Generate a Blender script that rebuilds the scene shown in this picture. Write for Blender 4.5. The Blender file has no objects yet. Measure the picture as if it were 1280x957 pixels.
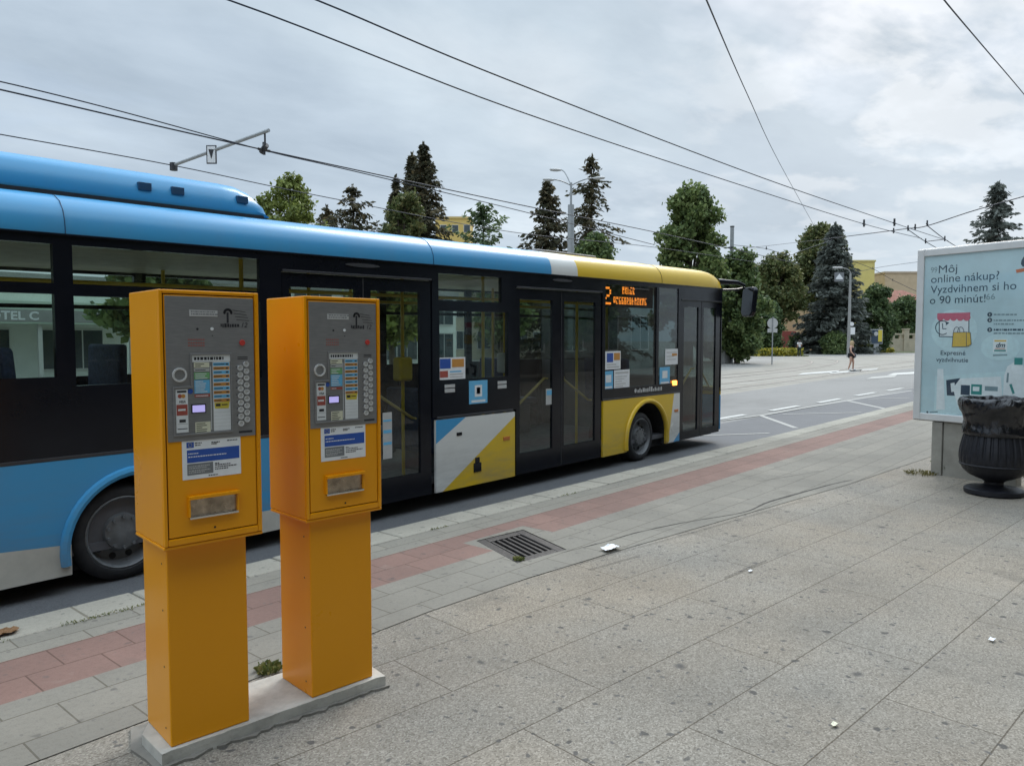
import bpy, bmesh, math, random
import numpy as np
from mathutils import Vector, Matrix
from mathutils.geometry import delaunay_2d_cdt

R = math.radians
rng = np.random.default_rng(7)
random.seed(7)
scn = bpy.context.scene
COL = scn.collection

# ------------------------------------------------------------------ camera
# World: X runs along the kerb in the bus's direction of travel, Y across the street, Z up; the pavement is z = 0.
F, W, H, HOR, VPX, EYE = 949.0, 1280, 957, 424.0, 1460.0, 1.6
PITCH = math.atan((H / 2 - HOR) / F)
YAW = math.atan((VPX - W / 2) / F * math.cos(PITCH))
FW0 = np.array([math.cos(YAW), math.sin(YAW), 0.0])
RIGHT = np.array([math.sin(YAW), -math.cos(YAW), 0.0])
UPZ = np.array([0, 0, 1.0])
FWD = FW0 * math.cos(PITCH) - UPZ * math.sin(PITCH)
UP = UPZ * math.cos(PITCH) + FW0 * math.sin(PITCH)
EYEP = np.array([0, 0, EYE])

cam_d = bpy.data.cameras.new("Camera")
cam = bpy.data.objects.new("Camera", cam_d)
COL.objects.link(cam)
M = Matrix([[RIGHT[i], UP[i], -FWD[i]] for i in range(3)]).to_4x4()
M.translation = Vector(EYEP)
cam.matrix_world = M
cam_d.sensor_width = 36
cam_d.sensor_fit = 'HORIZONTAL'
cam_d.lens = 36 * F / W
cam_d.clip_end = 2000
cam_d.clip_start = 0.05
scn.camera = cam

# survey of the photograph: a pixel meets a level, a wall or a distance
def ray(x, y):
    return FWD * F + RIGHT * (x - W / 2) + UP * (H / 2 - y)
def G(x, y, z=0.0):
    d = ray(x, y); return EYEP + d * ((z - EYE) / d[2])
def PL(x, y, p, n):
    d = ray(x, y); return EYEP + d * (np.dot(np.array(p) - EYEP, n) / np.dot(d, n))
def AT(x, y, depth):
    return EYEP + ray(x, y) * (depth / F)

ROAD = -0.16
YN, YF = 5.70, 8.22          # near and far side of the bus

# ------------------------------------------------------------------ sky and sun
SUN_AZ, SUN_EL = R(20), R(42)        # azimuth from +X towards +Y
world = bpy.data.worlds.new("World")
scn.world = world
world.use_nodes = True
wn, wl = world.node_tree.nodes, world.node_tree.links
wn.clear()
def nd(nodes, kind, **kw):
    n = nodes.new(kind)
    for k, v in kw.items():
        setattr(n, k, v)
    return n
out = nd(wn, 'ShaderNodeOutputWorld'); bg = nd(wn, 'ShaderNodeBackground')
bg.inputs['Strength'].default_value = 0.1
wl.new(bg.outputs[0], out.inputs[0])
sky = nd(wn, 'ShaderNodeTexSky', sky_type='NISHITA')
sky.sun_disc = False
sky.sun_elevation = SUN_EL
sky.sun_rotation = R(90) - SUN_AZ
sky.dust_density = 2.0
tc = nd(wn, 'ShaderNodeTexCoord')
sep = nd(wn, 'ShaderNodeSeparateXYZ'); wl.new(tc.outputs['Generated'], sep.inputs[0])
def wmath(op, a, b=None, clamp=False):
    n = nd(wn, 'ShaderNodeMath', operation=op, use_clamp=clamp)
    for i, s in enumerate((a, b)):
        if s is None: continue
        if isinstance(s, (int, float)): n.inputs[i].default_value = s
        else: wl.new(s, n.inputs[i])
    return n.outputs[0]
zc = wmath('ADD', wmath('MAXIMUM', sep.outputs['Z'], 0.0), 0.13)
comb = nd(wn, 'ShaderNodeCombineXYZ')
wl.new(wmath('DIVIDE', sep.outputs['X'], zc), comb.inputs[0])
wl.new(wmath('DIVIDE', sep.outputs['Y'], zc), comb.inputs[1])
def wnoise(scale, detail, rough, off=0.0, dist=0.0):
    mp = nd(wn, 'ShaderNodeMapping'); mp.inputs['Location'].default_value = (off, off * 1.7, off * .3)
    mp.inputs['Rotation'].default_value = (0, 0, R(28)); mp.inputs['Scale'].default_value = (1.0, 1.45, 1)
    wl.new(comb.outputs[0], mp.inputs[0])
    n = nd(wn, 'ShaderNodeTexNoise'); n.inputs['Scale'].default_value = scale
    n.inputs['Detail'].default_value = detail; n.inputs['Roughness'].default_value = rough
    n.inputs['Distortion'].default_value = dist
    wl.new(mp.outputs[0], n.inputs['Vector']); return n.outputs['Fac']
def wramp(fac, stops):
    n = nd(wn, 'ShaderNodeValToRGB'); el = n.color_ramp.elements
    while len(el) < len(stops): el.new(0.5)
    for e, (p, c) in zip(el, stops): e.position = p; e.color = (*c, 1)
    wl.new(fac, n.inputs[0]); return n.outputs[0]
def wmix(fac, a, b, mode='MIX'):
    n = nd(wn, 'ShaderNodeMix', data_type='RGBA', blend_type=mode)
    if isinstance(fac, (int, float)): n.inputs[0].default_value = fac
    else: wl.new(fac, n.inputs[0])
    for s, i in ((a, 6), (b, 7)):
        if isinstance(s, tuple): n.inputs[i].default_value = (*s, 1)
        else: wl.new(s, n.inputs[i])
    return n.outputs[2]
# grey cloud deck (values are radiance x 10 as the strength is 0.1)
deck = wramp(wnoise(0.62, 5, 0.5, 3.1, 0.15), [(0.30, (2.8, 3.42, 4.08)), (0.47, (3.25, 3.9, 4.58)), (0.60, (3.75, 4.42, 5.02)), (0.74, (4.55, 5.05, 5.5))])
fine = wramp(wnoise(1.9, 8, 0.58, 9.2, 0.2), [(0.30, (.85, .86, .875)), (0.5, (.99, .985, .985)), (0.72, (1.12, 1.10, 1.085))])
deck = wmix(1.0, deck, fine, 'MULTIPLY')
# paler towards the horizon
hz = wmath('POWER', wmath('SUBTRACT', 1.0, wmath('MAXIMUM', sep.outputs['Z'], 0.0), True), 7.0)
deck = wmix(wmath('MULTIPLY', hz, 0.62), deck, (4.15, 4.8, 5.35))
# thin place in the deck where the sun stands behind it
bd = ray(1150, 70); bd = bd / np.linalg.norm(bd)
dot = nd(wn, 'ShaderNodeVectorMath', operation='DOT_PRODUCT')
wl.new(tc.outputs['Generated'], dot.inputs[0]); dot.inputs[1].default_value = tuple(bd)
glow = wmath('POWER', wmath('MAXIMUM', dot.outputs['Value'], 0.0), 22.0)
gap = nd(wn, 'ShaderNodeMapRange'); gap.inputs[1].default_value = 0.48; gap.inputs[2].default_value = 0.58
wl.new(wnoise(2.3, 7, 0.55, 7.7, 0.25), gap.inputs[0])
glow2 = wmath('POWER', wmath('MAXIMUM', dot.outputs['Value'], 0.0), 38.0)
deck = wmix(wmath('MULTIPLY', glow, 0.45, True), deck, (4.7, 5.05, 5.35))
deck = wmix(wmath('MULTIPLY', wmath('MULTIPLY', glow2, gap.outputs[0]), 0.55, True), deck, (6.1, 6.25, 6.4))
# an overcast sky is brightest overhead
zen = nd(wn, 'ShaderNodeMapRange', interpolation_type='SMOOTHSTEP'); zen.inputs[1].default_value = .40; zen.inputs[2].default_value = .85
zen.inputs[3].default_value = 1.0; zen.inputs[4].default_value = 3.2
wl.new(sep.outputs['Z'], zen.inputs[0])
deck = wmix(1.0, deck, zen.outputs[0], 'MULTIPLY')
cover = nd(wn, 'ShaderNodeMapRange'); cover.inputs[1].default_value = 0.30; cover.inputs[2].default_value = 0.46
cover.inputs[3].default_value = 0.80; cover.inputs[4].default_value = 1.0
wl.new(wnoise(1.1, 5, 0.55, 14.0), cover.inputs[0])
wl.new(wmix(cover.outputs[0], sky.outputs[0], deck), bg.inputs['Color'])

sun_d = bpy.data.lights.new("Sun", 'SUN'); sun_d.energy = 1.25; sun_d.angle = R(25); sun_d.color = (1, .95, .88)
sun = bpy.data.objects.new("Sun", sun_d); COL.objects.link(sun)
sv = Vector((math.cos(SUN_EL) * math.cos(SUN_AZ), math.cos(SUN_EL) * math.sin(SUN_AZ), math.sin(SUN_EL)))
sun.rotation_euler = sv.to_track_quat('Z', 'Y').to_euler()
sun.location = (30, 5, 40)

vs = scn.view_settings
scn.display_settings.display_device = 'sRGB'
vs.view_transform = 'Standard'; vs.look = 'None'; vs.exposure = 0.70; vs.gamma = 1.0; vs.use_curve_mapping = False
scn.cycles.max_bounces = 10; scn.cycles.transparent_max_bounces = 24
scn.cycles.use_denoising = True

# ------------------------------------------------------------------ materials
class Mat:
    """small node graph builder around one Principled shader"""
    def __init__(s, name):
        s.m = bpy.data.materials.new(name); s.m.use_nodes = True
        s.n = s.m.node_tree.nodes; s.l = s.m.node_tree.links
        s.p = s.n['Principled BSDF']; s.o = s.n['Material Output']
        s.geo = None
    def pos(s, rot=0, scale=(1, 1, 1), loc=(0, 0, 0)):
        if s.geo is None: s.geo = s.n.new('ShaderNodeNewGeometry')
        mp = s.n.new('ShaderNodeMapping'); mp.inputs['Rotation'].default_value = (0, 0, rot); mp.inputs['Scale'].default_value = scale
        mp.inputs['Location'].default_value = loc
        s.l.new(s.geo.outputs['Position'], mp.inputs[0]); return mp.outputs[0]
    def noise(s, scale, detail=4, rough=.55, vec=None, dist=0):
        n = s.n.new('ShaderNodeTexNoise'); n.inputs['Scale'].default_value = scale; n.inputs['Detail'].default_value = detail
        n.inputs['Roughness'].default_value = rough; n.inputs['Distortion'].default_value = dist
        s.l.new(vec if vec is not None else s.pos(), n.inputs['Vector']); return n.outputs['Fac']
    def voro(s, scale, vec=None, feature='F1', rand=1.0):
        n = s.n.new('ShaderNodeTexVoronoi'); n.voronoi_dimensions = '2D'; n.feature = feature; n.inputs['Scale'].default_value = scale; n.inputs['Randomness'].default_value = rand
        s.l.new(vec if vec is not None else s.pos(), n.inputs['Vector']); return n
    def map(s, fac, a, b, c=0.0, d=1.0):
        n = s.n.new('ShaderNodeMapRange'); s.l.new(fac, n.inputs[0])
        for i, v in zip((1, 2, 3, 4), (a, b, c, d)): n.inputs[i].default_value = v
        return n.outputs[0]
    def math(s, op, a, b=0.0):
        n = s.n.new('ShaderNodeMath'); n.operation = op
        for i, v in enumerate((a, b)):
            if isinstance(v, (int, float)): n.inputs[i].default_value = v
            else: s.l.new(v, n.inputs[i])
        return n.outputs[0]
    def mix(s, fac, a, b, mode='MIX'):
        n = s.n.new('ShaderNodeMix'); n.data_type = 'RGBA'; n.blend_type = mode
        if isinstance(fac, (int, float)): n.inputs[0].default_value = fac
        else: s.l.new(fac, n.inputs[0])
        for v, i in ((a, 6), (b, 7)):
            if isinstance(v, (tuple, list)): n.inputs[i].default_value = (*v[:3], 1)
            else: s.l.new(v, n.inputs[i])
        return n.outputs[2]
    def color(s, c):
        if isinstance(c, (tuple, list)): s.p.inputs['Base Color'].default_value = (*c[:3], 1)
        else: s.l.new(c, s.p.inputs['Base Color'])
    def rough(s, r):
        if isinstance(r, (int, float)): s.p.inputs['Roughness'].default_value = r
        else: s.l.new(r, s.p.inputs['Roughness'])
    def bump(s, hgt, strength=.3, dist=.01):
        b = s.n.new('ShaderNodeBump'); b.inputs['Strength'].default_value = strength; b.inputs['Distance'].default_value = dist
        s.l.new(hgt, b.inputs['Height']); s.l.new(b.outputs[0], s.p.inputs['Normal'])
    def brick(s, vec, bw, rh, mortar, offset=.5, c1=(1, 1, 1), c2=(.86, .86, .86), mc=(0, 0, 0), smooth=.1):
        n = s.n.new('ShaderNodeTexBrick'); n.offset = offset; n.offset_frequency = 2; n.squash = 1
        for k, v in (('Scale', 1.0), ('Mortar Size', mortar), ('Mortar Smooth', smooth), ('Bias', 0), ('Brick Width', bw), ('Row Height', rh)):
            n.inputs[k].default_value = v
        n.inputs['Color1'].default_value = (*c1, 1); n.inputs['Color2'].default_value = (*c2, 1); n.inputs['Mortar'].default_value = (*mc, 1)
        s.l.new(vec, n.inputs['Vector']); return n

def simple(name, c, rough=.5, metal=0.0, vary=.12, scale=6.0, bump=0.0, bscale=80, spec=.5, coat=0.0):
    m = Mat(name)
    f = m.noise(scale, 5, .6)
    lo = tuple(x * (1 - vary) for x in c); hi = tuple(min(1, x * (1 + vary)) for x in c)
    m.color(m.mix(m.map(f, .3, .7), lo, hi))
    m.p.inputs['Metallic'].default_value = metal
    m.p.inputs['Specular IOR Level'].default_value = spec
    m.p.inputs['Coat Weight'].default_value = coat; m.p.inputs['Coat Roughness'].default_value = .08
    m.rough(m.map(m.noise(scale * 2.3, 4), .3, .7, max(.02, rough * .8), min(1, rough * 1.2)))
    if bump: m.bump(m.noise(bscale, 3), bump, .004)
    return m.m

def bodypaint(name, c, rough, grime=(.20, .185, .165)):
    m = Mat(name); m.pos()
    sx = m.n.new('ShaderNodeSeparateXYZ'); m.l.new(m.geo.outputs['Position'], sx.inputs[0])
    low = m.map(sx.outputs[2], .75, .02, 0, .55)
    st = m.map(m.noise(5, 6, .65, m.pos(0, (.35, 1, 1.6))), .35, .7, 0, 1)
    film = m.map(m.noise(2.2, 6, .65, m.pos(0, (1, 1, .3))), .45, .8, 0, .14)
    f = m.math('MAXIMUM', m.math('MULTIPLY', low, st), film)
    m.color(m.mix(f, c, grime)); m.rough(m.map(f, 0, .5, rough, .6)); m.p.inputs['Specular IOR Level'].default_value = .45; m.p.inputs['Coat Weight'].default_value = .1
    return m.m

def emit(name, c, s):
    m = Mat(name); m.color(tuple(min(1, x * .5) for x in c)); m.p.inputs['Emission Color'].default_value = (*c, 1)
    m.p.inputs['Emission Strength'].default_value = s; return m.m

def glass(name, tint, ior=1.5, rough=.0, dirt=0.04, fac_add=0.0):
    m = Mat(name); m.n.remove(m.p)
    tr = m.n.new('ShaderNodeBsdfTransparent'); tr.inputs[0].default_value = (*tint, 1)
    gl = m.n.new('ShaderNodeBsdfGlossy'); gl.inputs['Roughness'].default_value = rough; gl.inputs[0].default_value = (1, 1, 1, 1)
    fr = m.n.new('ShaderNodeFresnel'); m.pos()
    # a thin pane reflects alike from both of its sides
    m.l.new(m.map(m.geo.outputs['Backfacing'], 0, 1, ior, 1 / ior), fr.inputs[0])
    mx = m.n.new('ShaderNodeMixShader')
    f = m.math('MINIMUM', m.math('ADD', fr.outputs[0], fac_add), 1.0)
    m.l.new(f, mx.inputs[0]); m.l.new(tr.outputs[0], mx.inputs[1]); m.l.new(gl.outputs[0], mx.inputs[2])
    df = m.n.new('ShaderNodeBsdfDiffuse'); df.inputs[0].default_value = (.35, .36, .35, 1)
    mx2 = m.n.new('ShaderNodeMixShader')
    m.l.new(m.map(m.noise(3.0, 6, .65), .35, .8, 0.0, dirt * 2), mx2.inputs[0])
    m.l.new(mx.outputs[0], mx2.inputs[1]); m.l.new(df.outputs[0], mx2.inputs[2])
    m.l.new(mx2.outputs[0], m.o.inputs[0]); return m.m

def leafmat(name, dark, mid, light, rough=.55):
    m = Mat(name); m.pos()
    rnd = m.geo.outputs['Random Per Island']
    ramp = m.n.new('ShaderNodeValToRGB'); el = ramp.color_ramp.elements; el.new(.5)
    for e, p, c in zip(el, (0.0, .5, 1.0), (dark, mid, light)): e.position = p; e.color = (*c, 1)
    clump = m.map(m.noise(.7, 3), .3, .7, -.28, .28)
    m.l.new(m.math('ADD', rnd, clump), ramp.inputs[0])
    m.color(ramp.outputs[0]); m.rough(rough); m.p.inputs['Specular IOR Level'].default_value = .3
    df = m.n.new('ShaderNodeBsdfTranslucent'); m.l.new(ramp.outputs[0], df.inputs[0])
    mx = m.n.new('ShaderNodeMixShader'); mx.inputs[0].default_value = .3
    m.l.new(m.p.outputs[0], mx.inputs[1]); m.l.new(df.outputs[0], mx.inputs[2]); m.l.new(mx.outputs[0], m.o.inputs[0])
    return m.m

# ---- paving
def stains(m, col, spots=1.0, amount=.55):
    """chewing gum, drips and broad dirt on a walked surface"""
    broad = m.map(m.noise(.9, 5, .6), .35, .75, .80, 1.08)
    c = m.mix(1.0, col, m.mix(broad, (0, 0, 0), (1, 1, 1)), 'MULTIPLY')
    wob = m.n.new('ShaderNodeVectorMath'); wob.operation = 'ADD'
    nz = m.n.new('ShaderNodeTexNoise'); nz.inputs['Scale'].default_value = 14; m.l.new(m.pos(), nz.inputs['Vector'])
    sc = m.n.new('ShaderNodeVectorMath'); sc.operation = 'SCALE'; sc.inputs['Scale'].default_value = .06; m.l.new(nz.outputs['Color'], sc.inputs[0])
    m.l.new(m.pos(), wob.inputs[0]); m.l.new(sc.outputs[0], wob.inputs[1])
    for scale, lo, hi, dens, dark in ((4.3, .045, .070, .52, .30), (8.0, .07, .11, .74, .42), (1.9, .02, .06, .70, .34), (17.0, .09, .16, .80, .5)):
        mp = m.n.new('ShaderNodeMapping'); mp.inputs['Location'].default_value = (scale, scale * .7, 0)
        m.l.new(wob.outputs[0], mp.inputs[0])
        v = m.voro(scale, mp.outputs[0])
        sx = m.n.new('ShaderNodeSeparateColor'); m.l.new(v.outputs['Color'], sx.inputs[0])
        has = m.map(sx.outputs[0], dens, dens + .02)
        size = m.map(sx.outputs[1], 0, 1, .55, 1.35)
        d = m.math('DIVIDE', v.outputs['Distance'], size)
        f = m.math('MULTIPLY', m.math('MULTIPLY', m.map(d, lo, hi, 1, 0), has), amount * spots)
        c = m.mix(f, c, (dark * .19, dark * .18, dark * .17))
    smudge = m.map(m.noise(2.1, 7, .68, None, .5), .57, .74, 0, .42 * spots)
    c = m.mix(smudge, c, (.085, .078, .066))
    pale = m.map(m.noise(3.3, 6, .7, m.pos(0, (1, 1, 1), (7, 3, 0))), .60, .76, 0, .25)
    return m.mix(pale, c, (.36, .33, .28))

def paving_tiles(name, base, rot=0, bw=.50, rh=.255, loc=(0, 0, 0), mort=.0042):
    m = Mat(name)
    vec = m.pos(rot, (1, 1, 1), loc)
    b = m.brick(vec, bw, rh, mort, .5, (1, 1, 1), (.88, .89, .90), (.52, .50, .46))
    grain = m.map(m.noise(140, 3, .7), .25, .75, .78, 1.18)
    speck = m.map(m.noise(38, 4, .6), .3, .7, .88, 1.1)
    c = m.mix(1.0, base, b.outputs[0], 'MULTIPLY')
    c = m.mix(1.0, c, m.mix(m.math('MULTIPLY', grain, speck), (0, 0, 0), (1, 1, 1)), 'MULTIPLY')
    c = stains(m, c, .8)
    m.color(c); m.rough(.88)
    hgt = m.math('ADD', m.math('MULTIPLY', m.map(b.outputs['Fac'], 0, 1, 1, 0), 1.0), m.math('MULTIPLY', m.noise(120, 3), .35))
    m.bump(hgt, .45, .006)
    return m.m

M_tile = paving_tiles('grey_paving_tiles', (.238, .220, .184), 0, .42, .262, (0.1, .02, 0))
M_red = paving_tiles('red_paving_tiles', (.235, .140, .114), 0, .34, .255, (.2, .015, 0))
M_edge = paving_tiles('grey_edge_tiles', (.258, .24, .20), 0, .62, .60, (.3, .33, 0))
M_kerb = paving_tiles('kerb_stone', (.365, .342, .285), 0, 1.0, .9, (.35, .2, 0), .008)

def slab_material():
    m = Mat('exposed_aggregate_slabs')
    vec = m.pos(R(5.6), (1, 1, 1), (.08, .135, 0))
    b = m.brick(vec, 1.36, .462, .0036, .37, (1, 1, 1), (.90, .905, .91), (.42, .39, .35), .3)
    v = m.voro(150)
    sx = m.n.new('ShaderNodeSeparateColor'); m.l.new(v.outputs['Color'], sx.inputs[0])
    ramp = m.n.new('ShaderNodeValToRGB'); el = ramp.color_ramp.elements; el.new(.4); el.new(.75)
    for e, p, c in zip(el, (0, .38, .72, 1), ((.168, .146, .118), (.252, .225, .187), (.278, .248, .207), (.37, .335, .287))): e.position = p; e.color = (*c, 1)
    m.l.new(sx.outputs[0], ramp.inputs[0])
    fine = m.map(m.noise(230, 2, .6), .3, .7, .80, 1.16)
    c = m.mix(1.0, ramp.outputs[0], b.outputs[0], 'MULTIPLY')
    c = m.mix(1.0, c, m.mix(fine, (0, 0, 0), (1, 1, 1)), 'MULTIPLY')
    tone = m.mix(m.map(m.noise(.55, 3), .35, .65), (.97, 1.0, 1.02), (1.05, 1.0, .93))
    c = m.mix(1.0, c, tone, 'MULTIPLY')
    c = stains(m, c, 1.0, .85)
    m.color(c); m.rough(.9)
    hgt = m.math('ADD', m.map(b.outputs['Fac'], 0, 1, .9, 0), m.math('MULTIPLY', m.map(v.outputs['Distance'], 0, .6, 1, 0), .4))
    m.bump(hgt, .5, .005)
    return m.m
M_slab = slab_material()

def asphalt(name, base, patch=.25):
    m = Mat(name)
    g = m.map(m.noise(90, 4, .75), .3, .7, .65, 1.35)
    v = m.map(m.noise(.35, 5, .6, m.pos(0, (.35, 1, 1))), .3, .7, 1 - patch, 1 + patch)
    w = m.map(m.noise(3.0, 5, .6), .3, .7, .9, 1.1)
    c = m.mix(1.0, base, m.mix(m.math('MULTIPLY', m.math('MULTIPLY', g, v), w), (0, 0, 0), (1, 1, 1)), 'MULTIPLY')
    m.color(c); m.rough(.82); m.bump(m.noise(120, 3, .7), .5, .006)
    return m.m
M_road = asphalt('asphalt_lane', (.205, .20, .19))
M_bay = asphalt('asphalt_bay', (.125, .127, .132))
M_square = asphalt('square_asphalt', (.245, .235, .215), .15)
def bed_mat():
    m = Mat('tram_bed_concrete')
    b = m.brick(m.pos(R(-1), (1, 1, 1)), 2.0, 1.0, .03, .5, (1, 1, 1), (.9, .9, .88), (.55, .53, .5))
    g = m.map(m.noise(20, 5, .7), .3, .7, .82, 1.15)
    s = m.map(m.noise(.6, 5, .6), .3, .7, .85, 1.1)
    c = m.mix(1.0, (.29, .27, .235), b.outputs[0], 'MULTIPLY')
    m.color(m.mix(1.0, c, m.mix(m.math('MULTIPLY', g, s), (0, 0, 0), (1, 1, 1)), 'MULTIPLY')); m.rough(.85); m.bump(g, .3, .01)
    return m.m
M_bed = bed_mat()
def paint_mat(name, c, wear=.5):
    m = Mat(name); f = m.map(m.noise(26, 6, .7), .35, .62, 0, wear)
    m.color(m.mix(f, c, (.22, .22, .21))); m.rough(.7); return m.m
M_line = paint_mat('road_paint_white', (.58, .58, .55), .75)
M_line2 = paint_mat('road_paint_worn', (.38, .375, .345), .85)
M_rail = simple('rail_steel', (.20, .17, .15), .4, .7, .3)
M_soil = simple('soil_grass', (.11, .13, .055), .9, 0, .4, .8, .5, 9)

# ---- objects
def orange_paint():
    m = Mat('orange_enamel')
    dirt = m.map(m.noise(1.6, 6, .65), .5, .85, 0, .3)
    run = m.map(m.noise(9, 4, .6, m.pos(0, (1, 1, .12))), .55, .85, 0, .25)
    c = m.mix(m.math('MAXIMUM', dirt, run), (.77, .305, .002), (.69, .262, .003))
    sc = m.map(m.noise(60, 5, .8), .70, .76, 0, .7)
    c = m.mix(sc, c, (.20, .085, .02))
    m.color(c); m.rough(m.map(m.noise(2.5, 5), .3, .7, .26, .36)); m.p.inputs['Specular IOR Level'].default_value = .35
    return m.m
M_orange = orange_paint()
M_orange_dk = simple('orange_gap', (.10, .035, .01), .7)
def steel_plate():
    m = Mat('brushed_steel')
    f = m.noise(22, 5, .6, m.pos(0, (1, 1, 9)))
    g = m.noise(7, 5, .6)
    c = m.mix(m.map(f, .3, .7), (.22, .22, .225), (.27, .268, .265))
    c = m.mix(m.map(g, .45, .75, 0, .4), c, (.15, .14, .135))
    m.color(c); m.p.inputs['Metallic'].default_value = .45; m.rough(m.map(g, .3, .7, .38, .55)); return m.m
M_plate = steel_plate()
M_chrome = simple('worn_chrome', (.62, .61, .59), .22, 1.0, .1)
M_mirror = simple('mirror_glass', (.055, .06, .065), .12, .8, .05)
M_dark = simple('dark_metal', (.05, .05, .055), .5, .3)
M_knob = simple('bright_knob', (.66, .66, .65), .25, .35, .08)
M_hole = simple('black_recess', (.008, .008, .009), .8)
M_trayin = simple('tray_steel', (.42, .34, .26), .3, .8, .45, 18)
M_concrete = simple('rough_concrete', (.44, .42, .375), .9, 0, .22, 9, .6, 60)
M_joint = simple('mortar_grey', (.20, .185, .16), .9, 0, .2, 9, .5, 60)
def flat(name, c, rough=.5): return simple(name, c, rough, 0, .06, 20)
M_white = flat('paper_white', (.74, .75, .76)); M_cream = flat('label_cream', (.70, .68, .52)); M_green = flat('label_green', (.17, .40, .17))
M_lblue = flat('label_blue', (.13, .44, .70)); M_redl = flat('label_red', (.36, .075, .055)); M_bluel = flat('label_dark_blue', (.02, .08, .36))
M_orl = flat('label_orange', (.55, .25, .05)); M_yel = flat('label_yellow', (.62, .50, .06)); M_ink = flat('ink_black', (.02, .02, .025))
M_grayl = flat('label_grey', (.17, .18, .19)); M_redb = flat('red_button', (.48, .04, .03)); M_gray2 = flat('label_light_grey', (.46, .46, .45))
M_lcd = emit('lcd_screen', (.42, .38, .75), .55)
M_disp = glass('display_glass', (.97, .98, .98), 1.3, .02, .02)

M_bblue = bodypaint('bus_blue', (.048, .295, .56), .33)
M_byel = bodypaint('bus_yellow', (.70, .455, .012), .34)
M_bwhite = bodypaint('bus_white', (.68, .68, .65), .34)
M_bcream = simple('bus_cream_dirty', (.52, .50, .44), .4, 0, .14, 4)
M_bblack = simple('bus_black', (.0065, .0075, .012), .2, 0, .15, 3, 0, 80, .28, 0)
M_vent = simple('pod_vent_blue', (.012, .06, .13), .5)
M_rubber = simple('rubber', (.018, .018, .02), .75, 0, .2)
M_bglass = glass('bus_glass', (.66, .74, .70), 1.45, 0.0, .02)
M_dglass = glass('door_glass', (.66, .73, .69), 1.5, 0.0, .04)
M_tglass = glass('dark_glass', (.42, .48, .48), 1.5, 0.0, .02)
M_well = simple('wheel_well', (.02, .02, .021), .9)
M_floor = simple('bus_floor', (.10, .10, .11), .7)
M_ceil = simple('bus_ceiling', (.55, .50, .36), .55)
M_seat = simple('seat_fabric', (.03, .045, .10), .85, 0, .3, 30)
M_pole = simple('handrail_yellow', (.60, .42, .02), .35)
M_rail2 = simple('door_rail_brass', (.30, .22, .06), .4)
M_rim = simple('wheel_rim', (.14, .145, .15), .45, .15, .25, 12)
M_led = emit('led_amber', (1.0, .27, .03), 1.5)
M_ind = emit('indicator_amber', (1.0, .33, .05), 3.2)
M_amber = simple('amber_reflector', (.52, .16, .03), .3)
M_grey = simple('grey_plastic', (.22, .22, .23), .5)
M_alu = simple('aluminium_frame', (.64, .64, .63), .45, .1, .08, 4)
M_alud = simple('aluminium_edge', (.26, .26, .26), .4, .5, .1)
def poster_bg():
    m = Mat('poster_print')
    g = m.map(m.noise(1.3, 4, .5), .3, .7)
    m.color(m.mix(g, (.49, .65, .69), (.58, .73, .77))); m.rough(.4); return m.m
M_poster = poster_bg()
M_cover = glass('poster_cover', (.93, .95, .95), 1.45, .01, .06)
M_pnavy = flat('poster_navy', (.03, .055, .09)); M_ptext = flat('poster_text', (.03, .065, .10)); M_ppink = flat('poster_pink', (.62, .15, .22))
M_pwhite = flat('poster_white', (.80, .85, .86)); M_pteal = flat('poster_teal', (.04, .27, .25)); M_pglow = flat('poster_pale', (.60, .77, .80))
M_porange = flat('poster_orange', (.60, .16, .05)); M_pbag = flat('poster_bag_yellow', (.74, .50, .08)); M_pgrey = flat('poster_soft_grey', (.22, .31, .34))
M_post = simple('plinth_metal', (.30, .285, .25), .6, .2, .2, 5)
M_iron = simple('cast_iron', (.013, .0135, .018), .5, 0, .3, 20, .4, 70, .35)
M_grate = simple('grate_iron', (.055, .05, .048), .6, .4, .35, 25, .5, 80)
def bag_mat():
    m = Mat('bag_plastic'); m.color((.007, .007, .010)); m.rough(.14); m.p.inputs['Specular IOR Level'].default_value = .65
    m.bump(m.math('ADD', m.noise(13, 4, .6, m.pos(0, (1, 1, .45)), 1.2), m.math('MULTIPLY', m.noise(34, 4, .6, m.pos(0, (1, 1, .6)), .8), .25)), .35, .03); return m.m
M_bag = bag_mat()
M_galv = simple('galvanised_steel', (.33, .345, .35), .5, .5, .12)
M_wire = simple('wire_copper', (.035, .04, .055), .6, .2)
M_skin = simple('skin', (.50, .30, .22), .6); M_skin2 = simple('skin_tan', (.36, .20, .14), .6)
M_cblack = simple('cloth_black', (.015, .015, .018), .85); M_cwhite = simple('cloth_white', (.68, .68, .68), .85); M_cdark = simple('cloth_dark_green', (.02, .035, .03), .85)
M_hair = simple('hair_blond', (.42, .30, .17), .7); M_hairb = simple('hair_brown', (.05, .03, .02), .7); M_shoe = simple('shoe_white', (.66, .66, .66), .6); M_bagg = simple('bag_grey', (.20, .20, .23), .6)
M_bark = simple('bark', (.10, .08, .06), .9, 0, .35, 5, .6, 20)
L_green = leafmat('leaves_green', (.055, .088, .028), (.13, .182, .058), (.24, .29, .105))
L_lime = leafmat('leaves_yellow_green', (0.083, 0.110, 0.022), (0.176, 0.215, 0.050), (0.286, 0.319, 0.088))
L_mid = leafmat('leaves_mid', (.052, .086, .032), (.115, .165, .058), (.21, .26, .095))
L_brown = leafmat('leaves_brownish', (.055, .075, .025), (.115, .142, .05), (.22, .205, .08))
L_dark = leafmat('leaves_dark', (.042, .070, .030), (.09, .135, .055), (.16, .215, .085))
L_spruce = leafmat('needles_brown_green', (0.032, 0.036, 0.021), (0.071, 0.071, 0.039), (0.138, 0.109, 0.057), .7)
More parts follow.
